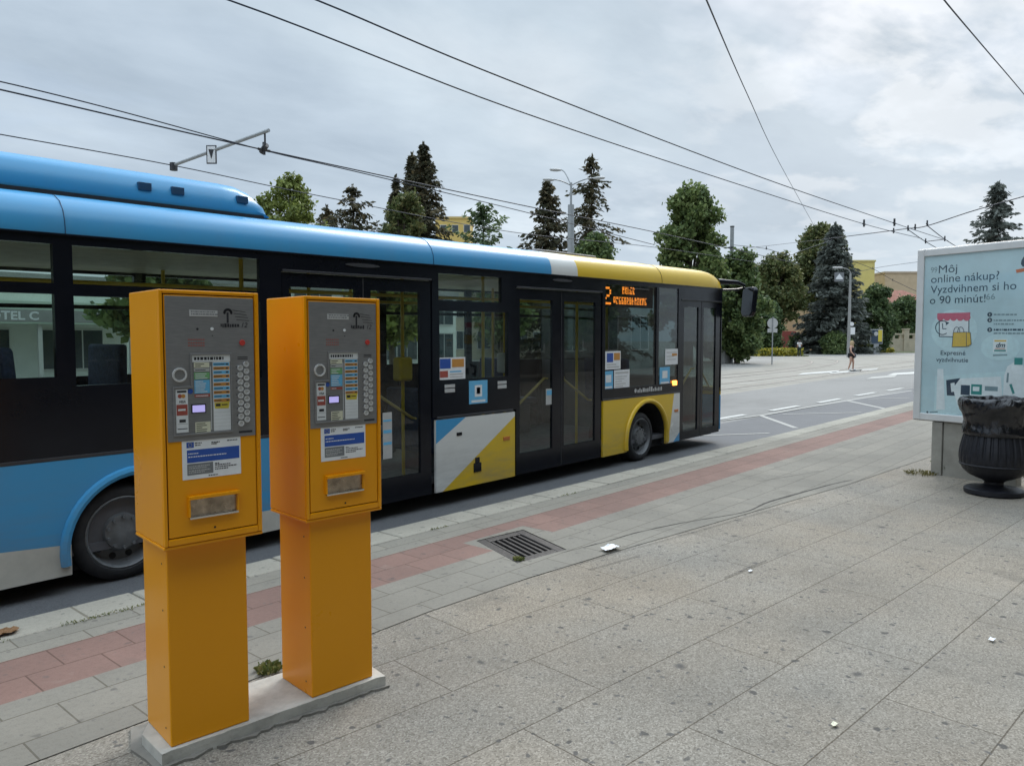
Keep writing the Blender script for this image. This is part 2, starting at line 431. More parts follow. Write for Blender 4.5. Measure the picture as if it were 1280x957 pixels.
L_blue = leafmat('needles_blue', (.055, .064, .055), (.11, .125, .108), (.18, .195, .17), .7)
L_flower = leafmat('flowers_yellow', (0.090, 0.120, 0.025), (0.320, 0.290, 0.040), (0.550, 0.460, 0.070))
L_dry = leafmat('dry_grass', (.10, .095, .035), (.19, .17, .07), (.30, .25, .12))
L_weed = leafmat('weed_leaves', (0.060, 0.085, 0.025), (0.130, 0.160, 0.045), (0.260, 0.250, 0.100))


# ------------------------------------------------------------------ mesh helpers
class Fr:
    """a local frame: origin and three axes"""
    def __init__(s, o, u, v, n): s.o, s.u, s.v, s.n = (np.array(x, float) for x in (o, u, v, n))
    def __call__(s, a, b, c=0.0): return s.o + s.u * a + s.v * b + s.n * c
ID = Fr((0, 0, 0), (1, 0, 0), (0, 1, 0), (0, 0, 1))
SIDE = lambda y: Fr((0, y, 0), (1, 0, 0), (0, 0, 1), (0, -1, 0))       # wall facing the pavement: (x, z, outwards)

class MB:
    def __init__(s): s.v, s.f, s.m = [], [], []
    def add(s, vs_, fs, m=0):
        b = len(s.v); s.v.extend([tuple(map(float, p)) for p in vs_])
        for f in fs: s.f.append([b + i for i in f]); s.m.append(m)
        return s
    def box(s, lo, hi, m=0, f=ID):
        (a0, b0, c0), (a1, b1, c1) = lo, hi
        p = [f(a, b, c) for c in (c0, c1) for b in (b0, b1) for a in (a0, a1)]
        return s.add(p, [(0, 2, 3, 1), (4, 5, 7, 6), (0, 1, 5, 4), (2, 6, 7, 3), (0, 4, 6, 2), (1, 3, 7, 5)], m)
    def prism(s, poly, c0, c1, m=0, f=ID):
        n = len(poly)
        p = [f(a, b, c0) for a, b in poly] + [f(a, b, c1) for a, b in poly]
        return s.add(p, [tuple(range(n))[::-1], tuple(range(n, 2 * n))] + [(i, (i + 1) % n, n + (i + 1) % n, n + i) for i in range(n)], m)
    def quad(s, a0, a1, b0, b1, c, m=0, f=ID): return s.add([f(a0, b0, c), f(a1, b0, c), f(a1, b1, c), f(a0, b1, c)], [(0, 1, 2, 3)], m)
    def poly(s, pts, c, m=0, f=ID): return s.add([f(a, b, c) for a, b in pts], [tuple(range(len(pts)))], m)
    def disc(s, a, b, r, c, m=0, f=ID, n=20, h=0.0, ry=None):
        ry = ry or r
        pts = [(a + r * math.cos(2 * math.pi * i / n), b + ry * math.sin(2 * math.pi * i / n)) for i in range(n)]
        return s.prism(pts, c - h if h else c - .0005, c, m, f)
    def ring(s, a, b, r0, r1, c0, c1, m=0, f=ID, n=24):
        p = []
        for i in range(n):
            t = 2 * math.pi * i / n; ca, sa = math.cos(t), math.sin(t)
            p += [f(a + r0 * ca, b + r0 * sa, c0), f(a + r1 * ca, b + r1 * sa, c0), f(a + r1 * ca, b + r1 * sa, c1), f(a + r0 * ca, b + r0 * sa, c1)]
        fs = []
        for i in range(n):
            j = (i + 1) % n
            for k in range(4): fs.append((4 * i + k, 4 * i + (k + 1) % 4, 4 * j + (k + 1) % 4, 4 * j + k))
        return s.add(p, fs, m)
    def tube(s, pts, r, m=0, n=8, caps=True):
        pts = [np.array(p, float) for p in pts]; k = len(pts)
        rs = r if isinstance(r, (list, tuple)) else [r] * k
        vsx = []; ref = None
        for i, p in enumerate(pts):
            t = pts[min(i + 1, k - 1)] - pts[max(i - 1, 0)]; t = t / (np.linalg.norm(t) + 1e-12)
            if ref is None: ref = np.array([0, 0, 1.0]) if abs(t[2]) < .9 else np.array([1.0, 0, 0])
            a = ref - t * np.dot(ref, t); a /= np.linalg.norm(a) + 1e-12; ref = a; b = np.cross(t, a)
            for j in range(n):
                w = 2 * math.pi * j / n; vsx.append(p + (a * math.cos(w) + b * math.sin(w)) * rs[i])
        fs = [(i * n + j, i * n + (j + 1) % n, (i + 1) * n + (j + 1) % n, (i + 1) * n + j) for i in range(k - 1) for j in range(n)]
        if caps: fs += [tuple(range(n))[::-1], tuple(range((k - 1) * n, k * n))]
        return s.add(vsx, fs, m)
    def lathe(s, prof, o, m=0, n=32, f=None, wob=None):
        """profile of (radius, height) round the frame's v axis"""
        f = f or Fr(o, (1, 0, 0), (0, 0, 1), (0, 1, 0)); k = len(prof); p = []
        for i, (r, z) in enumerate(prof):
            for j in range(n):
                t = 2 * math.pi * j / n; rr, zz = (wob(r, z, t, i) if wob else (r, z)); p.append(f(rr * math.cos(t), zz, rr * math.sin(t)))
        fs = [(i * n + j, (i + 1) * n + j, (i + 1) * n + (j + 1) % n, i * n + (j + 1) % n) for i in range(k - 1) for j in range(n)]
        return s.add(p, fs, m)
    def text(s, txt, a, b, size, c, m=0, f=ID, align='LEFT', shear=0.0, bold=0.0, stretch=1.0):
        cu = bpy.data.curves.new('writing', 'FONT'); cu.body = txt; cu.size = size; cu.align_x = align; cu.shear = shear; cu.offset = bold; cu.resolution_u = 3
        ob = bpy.data.objects.new('writing', cu); COL.objects.link(ob)
        me = bpy.data.meshes.new_from_object(ob.evaluated_get(bpy.context.evaluated_depsgraph_get()))
        s.add([f(a + v.co.x * stretch, b + v.co.y, c) for v in me.vertices], [tuple(p.vertices) for p in me.polygons], m)
        bpy.data.objects.remove(ob); bpy.data.curves.remove(cu); bpy.data.meshes.remove(me); return s
    def build(s, name, mats, parent=None, smooth=False, xf=None, bevel=0.0, origin=None, recalc=True, seg=2):
        mats = mats if isinstance(mats, (list, tuple)) else [mats]
        v = np.array(s.v, float)
        if xf is not None: v = xf(v)
        if parent is not None: org = np.array(ORG[parent.name])
        elif origin is not None: org = np.array(origin, float)
        else: org = np.array([(v[:, 0].min() + v[:, 0].max()) / 2, (v[:, 1].min() + v[:, 1].max()) / 2, v[:, 2].min()])
        me = bpy.data.meshes.new(name); me.from_pydata((v - org).tolist(), [], s.f); 
        for mt in mats: me.materials.append(mt)
        me.polygons.foreach_set('material_index', s.m)
        if recalc:
            bm = bmesh.new(); bm.from_mesh(me); bmesh.ops.recalc_face_normals(bm, faces=bm.faces); bm.to_mesh(me); bm.free()
        if smooth: me.shade_smooth(); me.set_sharp_from_angle(angle=R(38))
        ob = bpy.data.objects.new(name, me); COL.objects.link(ob); ORG[ob.name] = org
        if parent is not None: ob.parent = parent
        else: ob.location = org
        if bevel:
            b = ob.modifiers.new('edge', 'BEVEL'); b.width = bevel; b.segments = seg; b.limit_method = 'ANGLE'; b.angle_limit = R(40); b.harden_normals = False
        return ob
ORG = {}
def tag(o, label=None, cat=None, group=None, kind=None):
    for k, v in (('label', label), ('category', cat), ('group', group), ('kind', kind)):
        if v: o[k] = v
    return o
def thing(name, loc, label, cat, group=None):
    o = bpy.data.objects.new(name, None); COL.objects.link(o); o.location = tuple(loc); o.empty_display_size = .2
    ORG[o.name] = np.array(loc, float); return tag(o, label, cat, group)

# ------------------------------------------------------------------ the setting: ground, road, tracks, pavement
def cdt_sheet(outline, holes, z, name, mat, skirts=None):
    pts = [Vector(p) for p in outline]; edges = [(i, (i + 1) % len(outline)) for i in range(len(outline))]
    for h in holes:
        b = len(pts); pts += [Vector(p) for p in h]; edges += [(b + i, b + (i + 1) % len(h)) for i in range(len(h))]
    vs2, _, fs, *_r = delaunay_2d_cdt(pts, edges, [], 1, 1e-5)
    def inside(c, poly):
        r = False; j = len(poly) - 1
        for i in range(len(poly)):
            (xi, yi), (xj, yj) = poly[i], poly[j]
            if (yi > c[1]) != (yj > c[1]) and c[0] < (xj - xi) * (c[1] - yi) / (yj - yi) + xi: r = not r
            j = i
        return r
    b = MB(); keep = []
    for f in fs:
        c = (sum(vs2[i].x for i in f) / len(f), sum(vs2[i].y for i in f) / len(f))
        if inside(c, outline) and not any(inside(c, h) for h in holes): keep.append(tuple(f))
    b.add([(v.x, v.y, z) for v in vs2], keep)
    o = b.build(name, mat); tag(o, kind='structure'); return o

# far ground reaching the horizon
g = MB(); g.quad(-420, 620, -320, 620, ROAD - .02); tag(g.build('ground', M_square), kind='structure')
def strip(name, mat, pts_lo, pts_hi, z):
    b = MB(); n = len(pts_lo)
    b.add([(x, y, z) for x, y in pts_lo] + [(x, y, z) for x, y in pts_hi], [(i, i + 1, n + i + 1, n + i) for i in range(n - 1)])
    return tag(b.build(name, mat), kind='structure')
xs = [-60, -20, 10, 24, 34, 48, 70, 110]
strip('road', M_road, [(x, 6.5) for x in xs], [(-60, 10.4), (-20, 10.4), (10, 10.4), (24, 10.75), (34, 11.3), (48, 11.75), (70, 11.8), (110, 12)], ROAD - .008)
strip('bus_bay_road', M_bay, [(x, 4.7) for x in xs], [(-60, 7.1), (-20, 7.1), (10, 7.1), (24, 6.85), (34, 6.9), (48, 7), (70, 7), (110, 7)], ROAD)
# tram bed with two tracks that swing left into the square
rail_a = [(-60, 11.7), (-20, 11.75), (10, 11.75), (25.3, 11.9), (33.7, 12.2), (40.7, 12.6), (47.7, 12.75), (55, 12.9), (75, 13.4), (110, 14)]
rail_b = [(-60, 13.15), (-20, 13.2), (10, 13.2), (28.6, 13.4), (37.5, 13.75), (43.2, 14.2), (55.2, 14.8), (62, 15.2), (85, 17), (110, 19)]
rail_c = [(-60, 15.1), (-20, 15.1), (10, 15.15), (32.8, 15.4), (38.2, 15.6), (44.6, 16.2), (52.9, 17.4), (63.2, 20.0), (68, 22.2), (72, 26.5), (73, 33), (72, 45)]
rail_d = [(-60, 16.55), (-20, 16.55), (10, 16.55), (32, 16.6), (41.2, 16.9), (46.9, 17.5), (53.7, 19.0), (62, 21.7), (66.6, 25), (68.6, 30), (68, 45)]
strip('tram_track_bed', M_bed, [(-60, 10.4), (-20, 10.4), (10, 10.4), (24, 10.75), (34, 11.3), (48, 11.75), (70, 11.8), (110, 12)],
      [(-60, 18), (-20, 18), (10, 18), (24, 18), (34, 18.4), (48, 20), (60, 24), (80, 30)], ROAD - .012)
def smoothline(pts, k=4):
    p = np.array(pts, float); outp = []
    for i in range(len(p) - 1):
        p0, p1, p2, p3 = p[max(i - 1, 0)], p[i], p[i + 1], p[min(i + 2, len(p) - 1)]
        for j in range(k):
            t = j / k; d1 = (p2 - p0) * .5; d2 = (p3 - p1) * .5
            if len(p) and np.linalg.norm(p1 - p0) > 3 * np.linalg.norm(p2 - p1) + 1e-9: d1 = (p2 - p1)
            if np.linalg.norm(p3 - p2) > 3 * np.linalg.norm(p2 - p1) + 1e-9: d2 = (p2 - p1)
            outp.append((2 * t**3 - 3 * t**2 + 1) * p1 + (t**3 - 2 * t**2 + t) * d1 + (-2 * t**3 + 3 * t**2) * p2 + (t**3 - t**2) * d2)
    outp.append(p[-1]); return outp
def ribbon(b, pts, w, z, m=0):
    p = [np.array(q[:2], float) for q in pts]; n = len(p); vs_ = []
    for i in range(n):
        t = p[min(i + 1, n - 1)] - p[max(i - 1, 0)]; t /= np.linalg.norm(t) + 1e-9; nn = np.array([-t[1], t[0]])
        for sgn in (-1, 1): vs_.append((*(p[i] + nn * sgn * w / 2), z))
    b.add(vs_, [(2 * i, 2 * i + 2, 2 * i + 3, 2 * i + 1) for i in range(n - 1)], m)
b = MB()
for rl in (rail_a, rail_b, rail_c, rail_d):
    sl = smoothline(rl); ribbon(b, sl, .26, ROAD - .006, 1); ribbon(b, sl, .085, ROAD - .001, 0)
tag(b.build('tram_rails', [M_rail, simple('rail_joint_asphalt', (.20, .19, .175), .9)]), kind='structure')

# painted markings
b = MB()
def mark(px, w, m=0, z=ROAD + .004):
    ribbon(b, [G(x, y, ROAD)[:2] for x, y in px], w, z, m)
for p in (((880, 526.5), (931, 518)), ((963, 513.2), (998, 507)), ((1023, 503.2), (1050, 498.2)), ((1070, 494.5), (1094, 490.3)), ((1109, 488.2), (1128, 485))): mark(p, .17)
mark([(902, 525), (955, 518.5), (1003, 510), (1066, 499.5), (1140, 488)], .11, 1)
mark([(950, 519), (995, 535)], .12, 1, ROAD + .005); mark([(978, 517.8), (1077, 515.5)], .09, 1, ROAD + .006)
mark([(1060, 501), (1107, 511)], .14, 1, ROAD + .005); mark([(1085, 498.6), (1137, 497.2)], .10, 1, ROAD + .006)
mark([(860, 545), (962, 541.5)], .09, 1, ROAD + .006)
def patchq(px, m=0): b.add([tuple(G(x, y, ROAD)[:2]) + (ROAD + .004,) for x, y in px], [(0, 1, 2, 3)], m)
patchq([(997, 468.5), (1003, 466.2), (1050, 462.6), (1046, 465.0)]); patchq([(1036, 467.0), (1040, 464.8), (1078, 462.0), (1074, 464.4)])
patchq([(1060, 464.6), (1066, 462.2), (1098, 459.6), (1096, 462.2)], 1); patchq([(1109, 469), (1117, 466.2), (1150, 464.2), (1148, 467)]); patchq([(1082, 474), (1090, 471.0), (1122, 468.2), (1118, 471.4)], 1)
tag(b.build('road_markings', [M_line, M_line2], recalc=False), kind='structure')

# kerb, tiles, red guiding strip, slabs
GC = np.array([4.465, 3.765])
gu, gv = np.array([.863, -.088]), np.array([.37, .945])
gq = lambda s, t: tuple(GC + gu * s + gv * t)
GH = [gq(-.30, -.34), gq(.30, -.34), gq(.30, .34), gq(-.30, .34)]
X0, X1 = -26.0, 62.0
b = MB()
x = X0
while x < X1:
    L = 1.0; j = rng.normal(0, .004, 4)
    b.box((x + .003, 4.622, -.40), (x + L - .003, 4.928 + j[0], .004 + abs(j[1])))
    x += L
tag(b.build('kerb', M_kerb, bevel=.018), kind='structure')
bound = [(X0, 3.12), (1.4, 3.2), (3.0, 3.24), (3.87, 3.20), (4.76, 3.11), (7.12, 2.82), (8.73, 2.62), (11.56, 2.40), (16, 2.0), (30, .6), (X1, -2.5)]
cdt_sheet([(X0, 4.33), (X1, 4.33), (X1, 4.62), (X0, 4.62)], [], 0, 'edge_paving', M_edge)
RB, RT = 3.82, 4.33
cdt_sheet([(X0, RB), (GH[0][0] - .05, RB), (GH[3][0] - .12, RB), (GH[3][0] - .12, GH[3][1] + .03), (GH[2][0] + .10, GH[3][1] + .03), (GH[2][0] + .10, RB), (X1, RB), (X1, RT), (X0, RT)], [], 0, 'red_paving', M_red)
cdt_sheet(bound + [(X1, RB), (GH[2][0] + .10, RB), (GH[2][0] + .10, GH[3][1] + .03), (GH[3][0] - .12, GH[3][1] + .03), (GH[3][0] - .12, RB), (X0, RB)], [GH], 0, 'tile_paving', M_tile)
cdt_sheet([(X0, -30), (X1, -30)] + bound[::-1], [], -.004, 'slab_paving', M_slab)
# the settled joint between tiles and slabs
b = MB(); cr = [G(x, y)[:2] for x, y in ((705, 690), (760, 676), (800, 664.5), (860, 652), (930, 640), (960, 627.5), (1000, 616), (1040, 605), (1068, 599))]
p = smoothline(cr, 6); wid = np.interp(np.linspace(0, 1, len(p)), [0, .15, .5, .72, .9, 1], [.003, .005, .007, .024, .009, .002])
vs_ = []
for i, q in enumerate(p): vs_ += [(q[0], q[1] - wid[i] / 2, .003), (q[0] + rng.normal(0, .004), q[1] + wid[i] / 2 + abs(rng.normal(0, .003)), .003)]
b.add(vs_, [(2 * i, 2 * i + 2, 2 * i + 3, 2 * i + 1) for i in range(len(p) - 1)])
cr2 = smoothline([G(x, y)[:2] for x, y in ((690, 714), (765, 692), (812, 680), (870, 664), (967, 636), (1000, 627), (1030, 622))], 5); ribbon(b, cr2, .004, .003)
for q in (((945, 602), (1030, 588)), ((735, 712), (800, 694)), ((905, 722), (958, 700))): ribbon(b, [G(*q[0])[:2], G(*q[1])[:2]], .005, .003)
tag(b.build('paving_crack', simple('crack_dirt', (.05, .045, .04), .95), recalc=False), kind='structure')

# moss in the joint behind the kerb
mv = []
for x0_, x1_, n_ in ((.95, 1.25, 60), (1.5, 2.05, 160), (3.0, 3.25, 80), (4.3, 4.5, 40), (6.1, 6.4, 40)):
    for _ in range(n_): mv.append((rng.uniform(x0_, x1_), 4.615 + rng.normal(0, .012), rng.uniform(0, .012)))
b = MB()
for q in mv:
    d = rng.normal(size=3); d[2] = abs(d[2]) + .4; d /= np.linalg.norm(d); w_ = np.cross(d, rng.normal(size=3)); w_ = w_ / np.linalg.norm(w_) * .004; q = np.array(q)
    b.add([q - w_, q + w_, q + d * .013], [(0, 1, 2)])
tag(b.build('moss', L_weed, recalc=False), 'thin green moss growing in patches along the kerb joint', 'moss', None, 'stuff')

# ------------------------------------------------------------------ drain grate
gl = thing('drain_grate', (GC[0], GC[1], -.02), 'square cast iron drain grate with long slots set across the red paving strip', 'drain grate')
b = MB(); GF = Fr((GC[0], GC[1], 0), (*gu, 0), (*gv, 0), (0, 0, 1))
for lo, hi in (((-.296, -.336), (-.20, .336)), ((.20, -.336), (.296, .336)), ((-.2, -.336), (.2, -.25)), ((-.2, .25), (.2, .336))): b.box((*lo, -.06), (*hi, -.002), 0, GF)
b.build('frame', M_grate, gl, bevel=.006)
b = MB()
b.box((-.2, -.25, -.5), (.2, .25, -.46), 0, GF)
for lo, hi in (((-.21, -.26), (-.2, .26)), ((.2, -.26), (.21, .26)), ((-.2, -.26), (.2, -.25)), ((-.2, .25), (.2, .26))): b.box((*lo, -.5), (*hi, -.06), 0, GF)
b.build('pit', M_hole, gl)
for i in range(6):
    t = -.2 + .4 * (i + .5) / 6
    b = MB(); b.prism([(t - .010, -.055), (t + .010, -.055), (t + .015, -.008), (t - .015, -.008)], -.25, .25, 0, Fr(GF.o, GF.u, (0, 0, 1), GF.v)); b.build('bar', M_grate, gl, bevel=.004)

def leaf_tuft(name, c, n, rad, hgt, mat, label, cat, group=None, ln=.06):
    b = MB()
    for i in range(n):
        a = rng.uniform(0, 2 * math.pi); r = rad * math.sqrt(rng.uniform()); o = np.array([c[0] + r * math.cos(a), c[1] + r * math.sin(a), c[2]])
        d = np.array([math.cos(a) * rng.uniform(.1, .9), math.sin(a) * rng.uniform(.1, .9), 1.0]); d /= np.linalg.norm(d)
        l = hgt * rng.uniform(.4, 1); w = np.cross(d, rng.normal(size=3)); w = w / np.linalg.norm(w) * ln * rng.uniform(.06, .22)
        tip = o + d * l; midp = o + d * l * .55 + np.array([0, 0, .1 * l])
        b.add([o - w * .4, o + w * .4, midp + w, tip + np.array([0, 0, -.2 * l]), midp - w], [(0, 1, 2, 3, 4)])
    return tag(b.build(name, mat, recalc=False), label, cat, group)
q = G(648, 699); leaf_tuft('weed', (q[0], q[1], -.01), 70, .035, .045, L_weed, 'small green weed growing at the corner of the drain grate', 'weed', 'weeds in the paving')

# ------------------------------------------------------------------ ticket machines
ma = R(-6.5)
slabF = Fr((1.232, 2.797, 0), (math.cos(ma), math.sin(ma), 0), (-math.sin(ma), math.cos(ma), 0), (0, 0, 1))
b = MB()
n = 26; top = []; 
for i in range(n + 1):
    t = i / n * .985
    top.append((t, rng.normal(0, .0035)))
outl = top + [(.985 + .01, .14), (.985, .345)] + [(t, .345 + rng.normal(0, .003)) for t, _ in top[::-4]] + [(-.008, .2)]
b.prism(outl, -.03, .05, 0, slabF)
tag(b.build('concrete_plinth', M_concrete, bevel=.006), 'low grey concrete plinth under the two orange ticket machines', 'plinth')
b = MB()
o2 = [(-.028 + rng.normal(0, .006), -.02), *[(t * 1.03 - .015, -.016 + rng.normal(0, .007)) for t in np.linspace(0, .985, 34)], (1.02, .1), (1.01, .37), *[(t, .372 + rng.normal(0, .006)) for t in np.linspace(.95, .0, 12)], (-.05, .2), (-.03, .08)]
b.prism(o2, -.02, .007, 0, slabF)
tag(b.build('mortar_edge', M_joint), 'rough mortar skirt round the foot of the concrete plinth', 'mortar')

def ticket_machine(o, ang, po, pang, label):
    """o: front bottom left corner of the cabinet on plan; po: front left corner of the post"""
    a = R(ang); F_ = Fr((o[0], o[1], .84), (math.cos(a), math.sin(a), 0), (0, 0, 1), (math.sin(a), -math.cos(a), 0))
    root = thing('ticket_machine', (po[0], po[1], .05), label, 'ticket machine', 'ticket machines on the plinth')
    pa = R(pang); P_ = Fr((po[0], po[1], .05), (math.cos(pa), math.sin(pa), 0), (0, 0, 1), (math.sin(pa), -math.cos(pa), 0))
    b = MB(); b.box((0, 0, -.275), (.308, .80, 0), 0, P_); b.build('post', M_orange, root, bevel=.006, seg=3)
    for zz in (.06, .30, .52, .70): b = MB(); b.disc(0, 0, .004, .002, 0, Fr(P_(0, zz, -.05), -P_.n, (0, 0, 1), -P_.u), 8); b.build('rivet', M_dark, root)
    Wd, Hd = .374, .94
    b = MB()
    # cabinet: body behind the door, and the rim the door sits in
    b.box((0, 0, -.335), (Wd, Hd, -.012), 0, F_)
    b.box((0, 0, -.012), (.014, Hd, 0), 0, F_); b.box((Wd - .018, 0, -.012), (Wd, Hd, 0), 0, F_)
    b.box((.014, 0, -.012), (Wd - .018, .026, 0), 0, F_); b.box((.014, Hd - .014, -.012), (Wd - .018, Hd, 0), 0, F_)
    b.build('cabinet', M_orange, root, bevel=.004)
    b = MB(); b.box((-.002, -.013, -.33), (Wd + .002, -.001, -.004), 0, F_); b.build('base_flange', M_orange, root, bevel=.003)
    b = MB(); b.box((.0145, .0265, -.0118), (Wd - .0185, Hd - .0145, -.0112), 0, F_); b.build('door_gap', M_orange_dk, root)
    door = MB(); door.box((.018, .030, -.0105), (Wd - .0215, Hd - .018, -.002), 0, F_); door = door.build('door', M_orange, root, bevel=.002)
    b = MB()
    for k in range(30): b.box((Wd - .0165, .05 + k * .029, 0), (Wd - .0085, .05 + k * .029 + .021, .003), 0, F_)
    b.build('hinge', M_orange, root, bevel=.001)
    # steel front plate with an L-shaped display
    pl = MB(); pl.box((.021, .385, -.002), (Wd - .023, .917, .0015), 0, F_); plate = pl.build('front_plate', M_plate, root, bevel=.001)
    b = MB()
    b.box((.107, .845, .0015), (.211, .868, .0025), 0, F_); b.build('name_strip', M_gray2, plate)
    b = MB()
    for r0, yy in ((0, .860), (1, .851)):
        xx = .113
        while xx < .203:
            w = random.uniform(.003, .011); b.quad(xx, xx + w, yy, yy + .0045, .0031, 0, F_); xx += w + .003
    b.build('strip_lettering', M_grayl, plate)
    # worn carrier badge and printed lines
    b = MB()
    c0 = (.245, .842)
    for k in range(14):
        t = math.pi * k / 13; b.disc(c0[0] + .013 * math.cos(t) + .006, c0[1] + .018 + .013 * math.sin(t), .005, .0022, 0, F_, 8)
    b.box((.246, .822, .0015), (.2535, .862, .0024), 0, F_)
    for k in range(4):
        t0 = .268 + .005 * k; b.add([F_(t0, .872 - .012 * k, .0024), F_(t0 + .05, .866 - .011 * k, .0024), F_(t0 + .052, .864 - .011 * k, .0024), F_(t0, .870 - .012 * k, .0024)], [(0, 1, 2, 3)])
    b.text('12', .298, .806, .027, .0024, 0, F_, shear=.3)
    xx = .222
    while xx < .290:
        w = random.uniform(.004, .010); b.quad(xx, xx + w, .807 + random.uniform(-.002, .002), .819 + random.uniform(-.002, .003), .0024, 0, F_); xx += w + .0025
    b.disc(.135, .798, .0045, .0024, 0, F_); b.disc(.19, .774, .002, .0024, 0, F_)
    b.build('badge', M_ink, plate)
    b = MB()
    for r_, y_ in enumerate((.757, .745, .735)):
        xx = .10
        while xx < .155: b.quad(xx, xx + .006, y_, y_ + .004, .0022, 0, F_); xx += .009
    b.build('red_print', M_redl, plate)
    b = MB(); b.disc(.189, .799, .006, .004, 0, F_, h=.003); b.build('indicator_lamp', M_white, plate)
    b = MB(); b.disc(.304, .747, .0115, .007, 0, F_, 20, .0055); b.build('return_button', M_redb, plate, bevel=.002)
    b = MB(); b.ring(.066, .630, .019, .0265, .0015, .009, 0, F_, 28); b.disc(.066, .630, .019, .005, 1, F_, 24, .003); b.build('lock', [M_knob, M_plate], plate, bevel=.0015)
    L = [(.041, .405), (.262, .405), (.262, .708), (.105, .708), (.105, .588), (.041, .588)]
    Li = [(.0475, .412), (.2555, .412), (.2555, .701), (.112, .701), (.112, .581), (.0475, .581)]
    b = MB(); nL = 6
    p = [F_(x, y, .0015) for x, y in L] + [F_(x, y, .006) for x, y in L] + [F_(x, y, .006) for x, y in Li] + [F_(x, y, .0018) for x, y in Li]
    fs = []
    for k in range(3):
        for i in range(6): fs.append((k * 6 + i, k * 6 + (i + 1) % 6, (k + 1) * 6 + (i + 1) % 6, (k + 1) * 6 + i))
    b.add(p, fs); b.build('display_frame', M_plate, plate, bevel=.0012)
    b = MB(); b.poly(Li, .0018, 0, F_)
    b.quad(.112, .2555, .676, .701, .0022, 1, F_)
    xx = .120
    while xx < .228:
        w = random.uniform(.004, .012); b.quad(xx, xx + w, .683, .694, .0026, 2, F_); xx += w + .003
    rows = ((.655, .674, 3), (.640, .652, 9), (.612, .637, 4), (.559, .609, 5), (.545, .556, 6), (.412, .452, 8))
    for y0, y1, mm in rows: b.quad(.119, .176, y0, y1, .0022, mm, F_)
    for y0, y1, mm in rows:
        y_ = y1 - .006
        while y_ > y0 + .003:
            b.quad(.123, .123 + random.uniform(.02, .048), y_ - .0015, y_ + .0012, .0026, 2 if mm in (3, 8, 9) else 1, F_); y_ -= .0075
    b.quad(.1785, .1805, .42, .66, .0022, 1, F_)
    b.quad(.188, .2535, .414, .675, .0022, 1, F_)
    for k in range(10):
        y1 = .672 - k * .0152; b.quad(.190, .2515, y1 - .0118, y1, .0026, 5 if k % 2 == 0 else 7, F_)
        b.quad(.193, .193 + random.uniform(.025, .04), y1 - .0075, y1 - .0045, .0029, 2, F_); b.quad(.238, .2475, y1 - .0085, y1 - .0035, .0029, 2, F_)
    b.add([F_(.191, .521, .0026), F_(.251, .524, .0026), F_(.246, .497, .0026), F_(.194, .499, .0026)], [(0, 1, 2, 3)], 10)
    b.quad(.197, .215, .507, .517, .0029, 2, F_); b.quad(.219, .242, .510, .514, .0029, 2, F_)
    for k in range(5): b.quad(.19, .2515, .430 + k * .0135, .4308 + k * .0135, .0027, 9, F_)
    b.build('price_list', [M_plate, M_white, M_ink, M_cream, M_green, M_lblue, M_redl, M_orl, M_cream, M_gray2, M_yel], plate, recalc=False)
    b = MB(); b.quad(.051, .0945, .418, .577, .0022, 0, F_)
    b.quad(.053, .0925, .481, .521, .0026, 1, F_)
    b.disc(.066, .552, .0075, .0027, 1, F_); b.disc(.078, .552, .0075, .0028, 2, F_)
    b.quad(.056, .09, .565, .572, .0026, 3, F_)
    b.text('VISA', .0735, .527, .0125, .0027, 3, F_, 'CENTER', .2, .0003)
    b.quad(.062, .085, .455, .466, .0026, 3, F_); b.quad(.055, .09, .430, .433, .0026, 3, F_); b.quad(.055, .092, .449, .4497, .0026, 3, F_)
    b.quad(.058, .085, .498, .505, .0029, 0, F_)
    b.build('card_label', [M_white, M_redl, M_orl, M_ink], plate, recalc=False)
    b = MB(); b.disc(.104, .568, .0095, .0026, 0, F_); b.build('contactless_mark', M_bluel, plate)
    b = MB(); b.box((.106, .486, .0018), (.160, .520, .0032), 1, F_); b.quad(.110, .156, .4895, .5155, .0035, 0, F_); b.build('screen', [M_lcd, M_ink], plate, recalc=False)
    b = MB(); b.poly(Li, .0045, 0, F_); b.build('display_cover', M_disp, plate, recalc=False)
    for cx_, y0, n_ in ((.293, .650, 9), (.317, .664, 9)):
        for k in range(n_):
            y = y0 - k * .0268
            b = MB(); b.ring(cx_, y, .0070, .0112, .0015, .008, 0, F_, 14); b.disc(cx_, y, .0070, .0055, 1, F_, 12, .0035); b.build('push_button', [M_knob, M_gray2], plate, smooth=True)
    b = MB()
    for k in range(9): b.quad(.277, .284, .653 - k * .0268, .656 - k * .0268, .0023, 0, F_)
    b.quad(.285, .325, .690, .693, .0023, 0, F_); b.quad(.285, .325, .683, .686, .0023, 0, F_)
    b.quad(.284, .338, .398, .406, .0023, 0, F_); b.build('button_legend', M_ink, plate, recalc=False)
    # notice pasted on the door
    b = MB(); b.box((.070, .240, -.002), (.291, .390, -.0008), 0, F_)
    b.quad(.087, .285, .302, .350, -.0004, 1, F_); b.quad(.087, .183, .256, .298, -.0004, 2, F_); b.quad(.086, .113, .358, .379, -.0004, 1, F_)
    for k in range(12):
        t = 2 * math.pi * k / 12; b.disc(.0995 + .0065 * math.cos(t), .3685 + .0065 * math.sin(t), .0011, -.0001, 3, F_, 6)
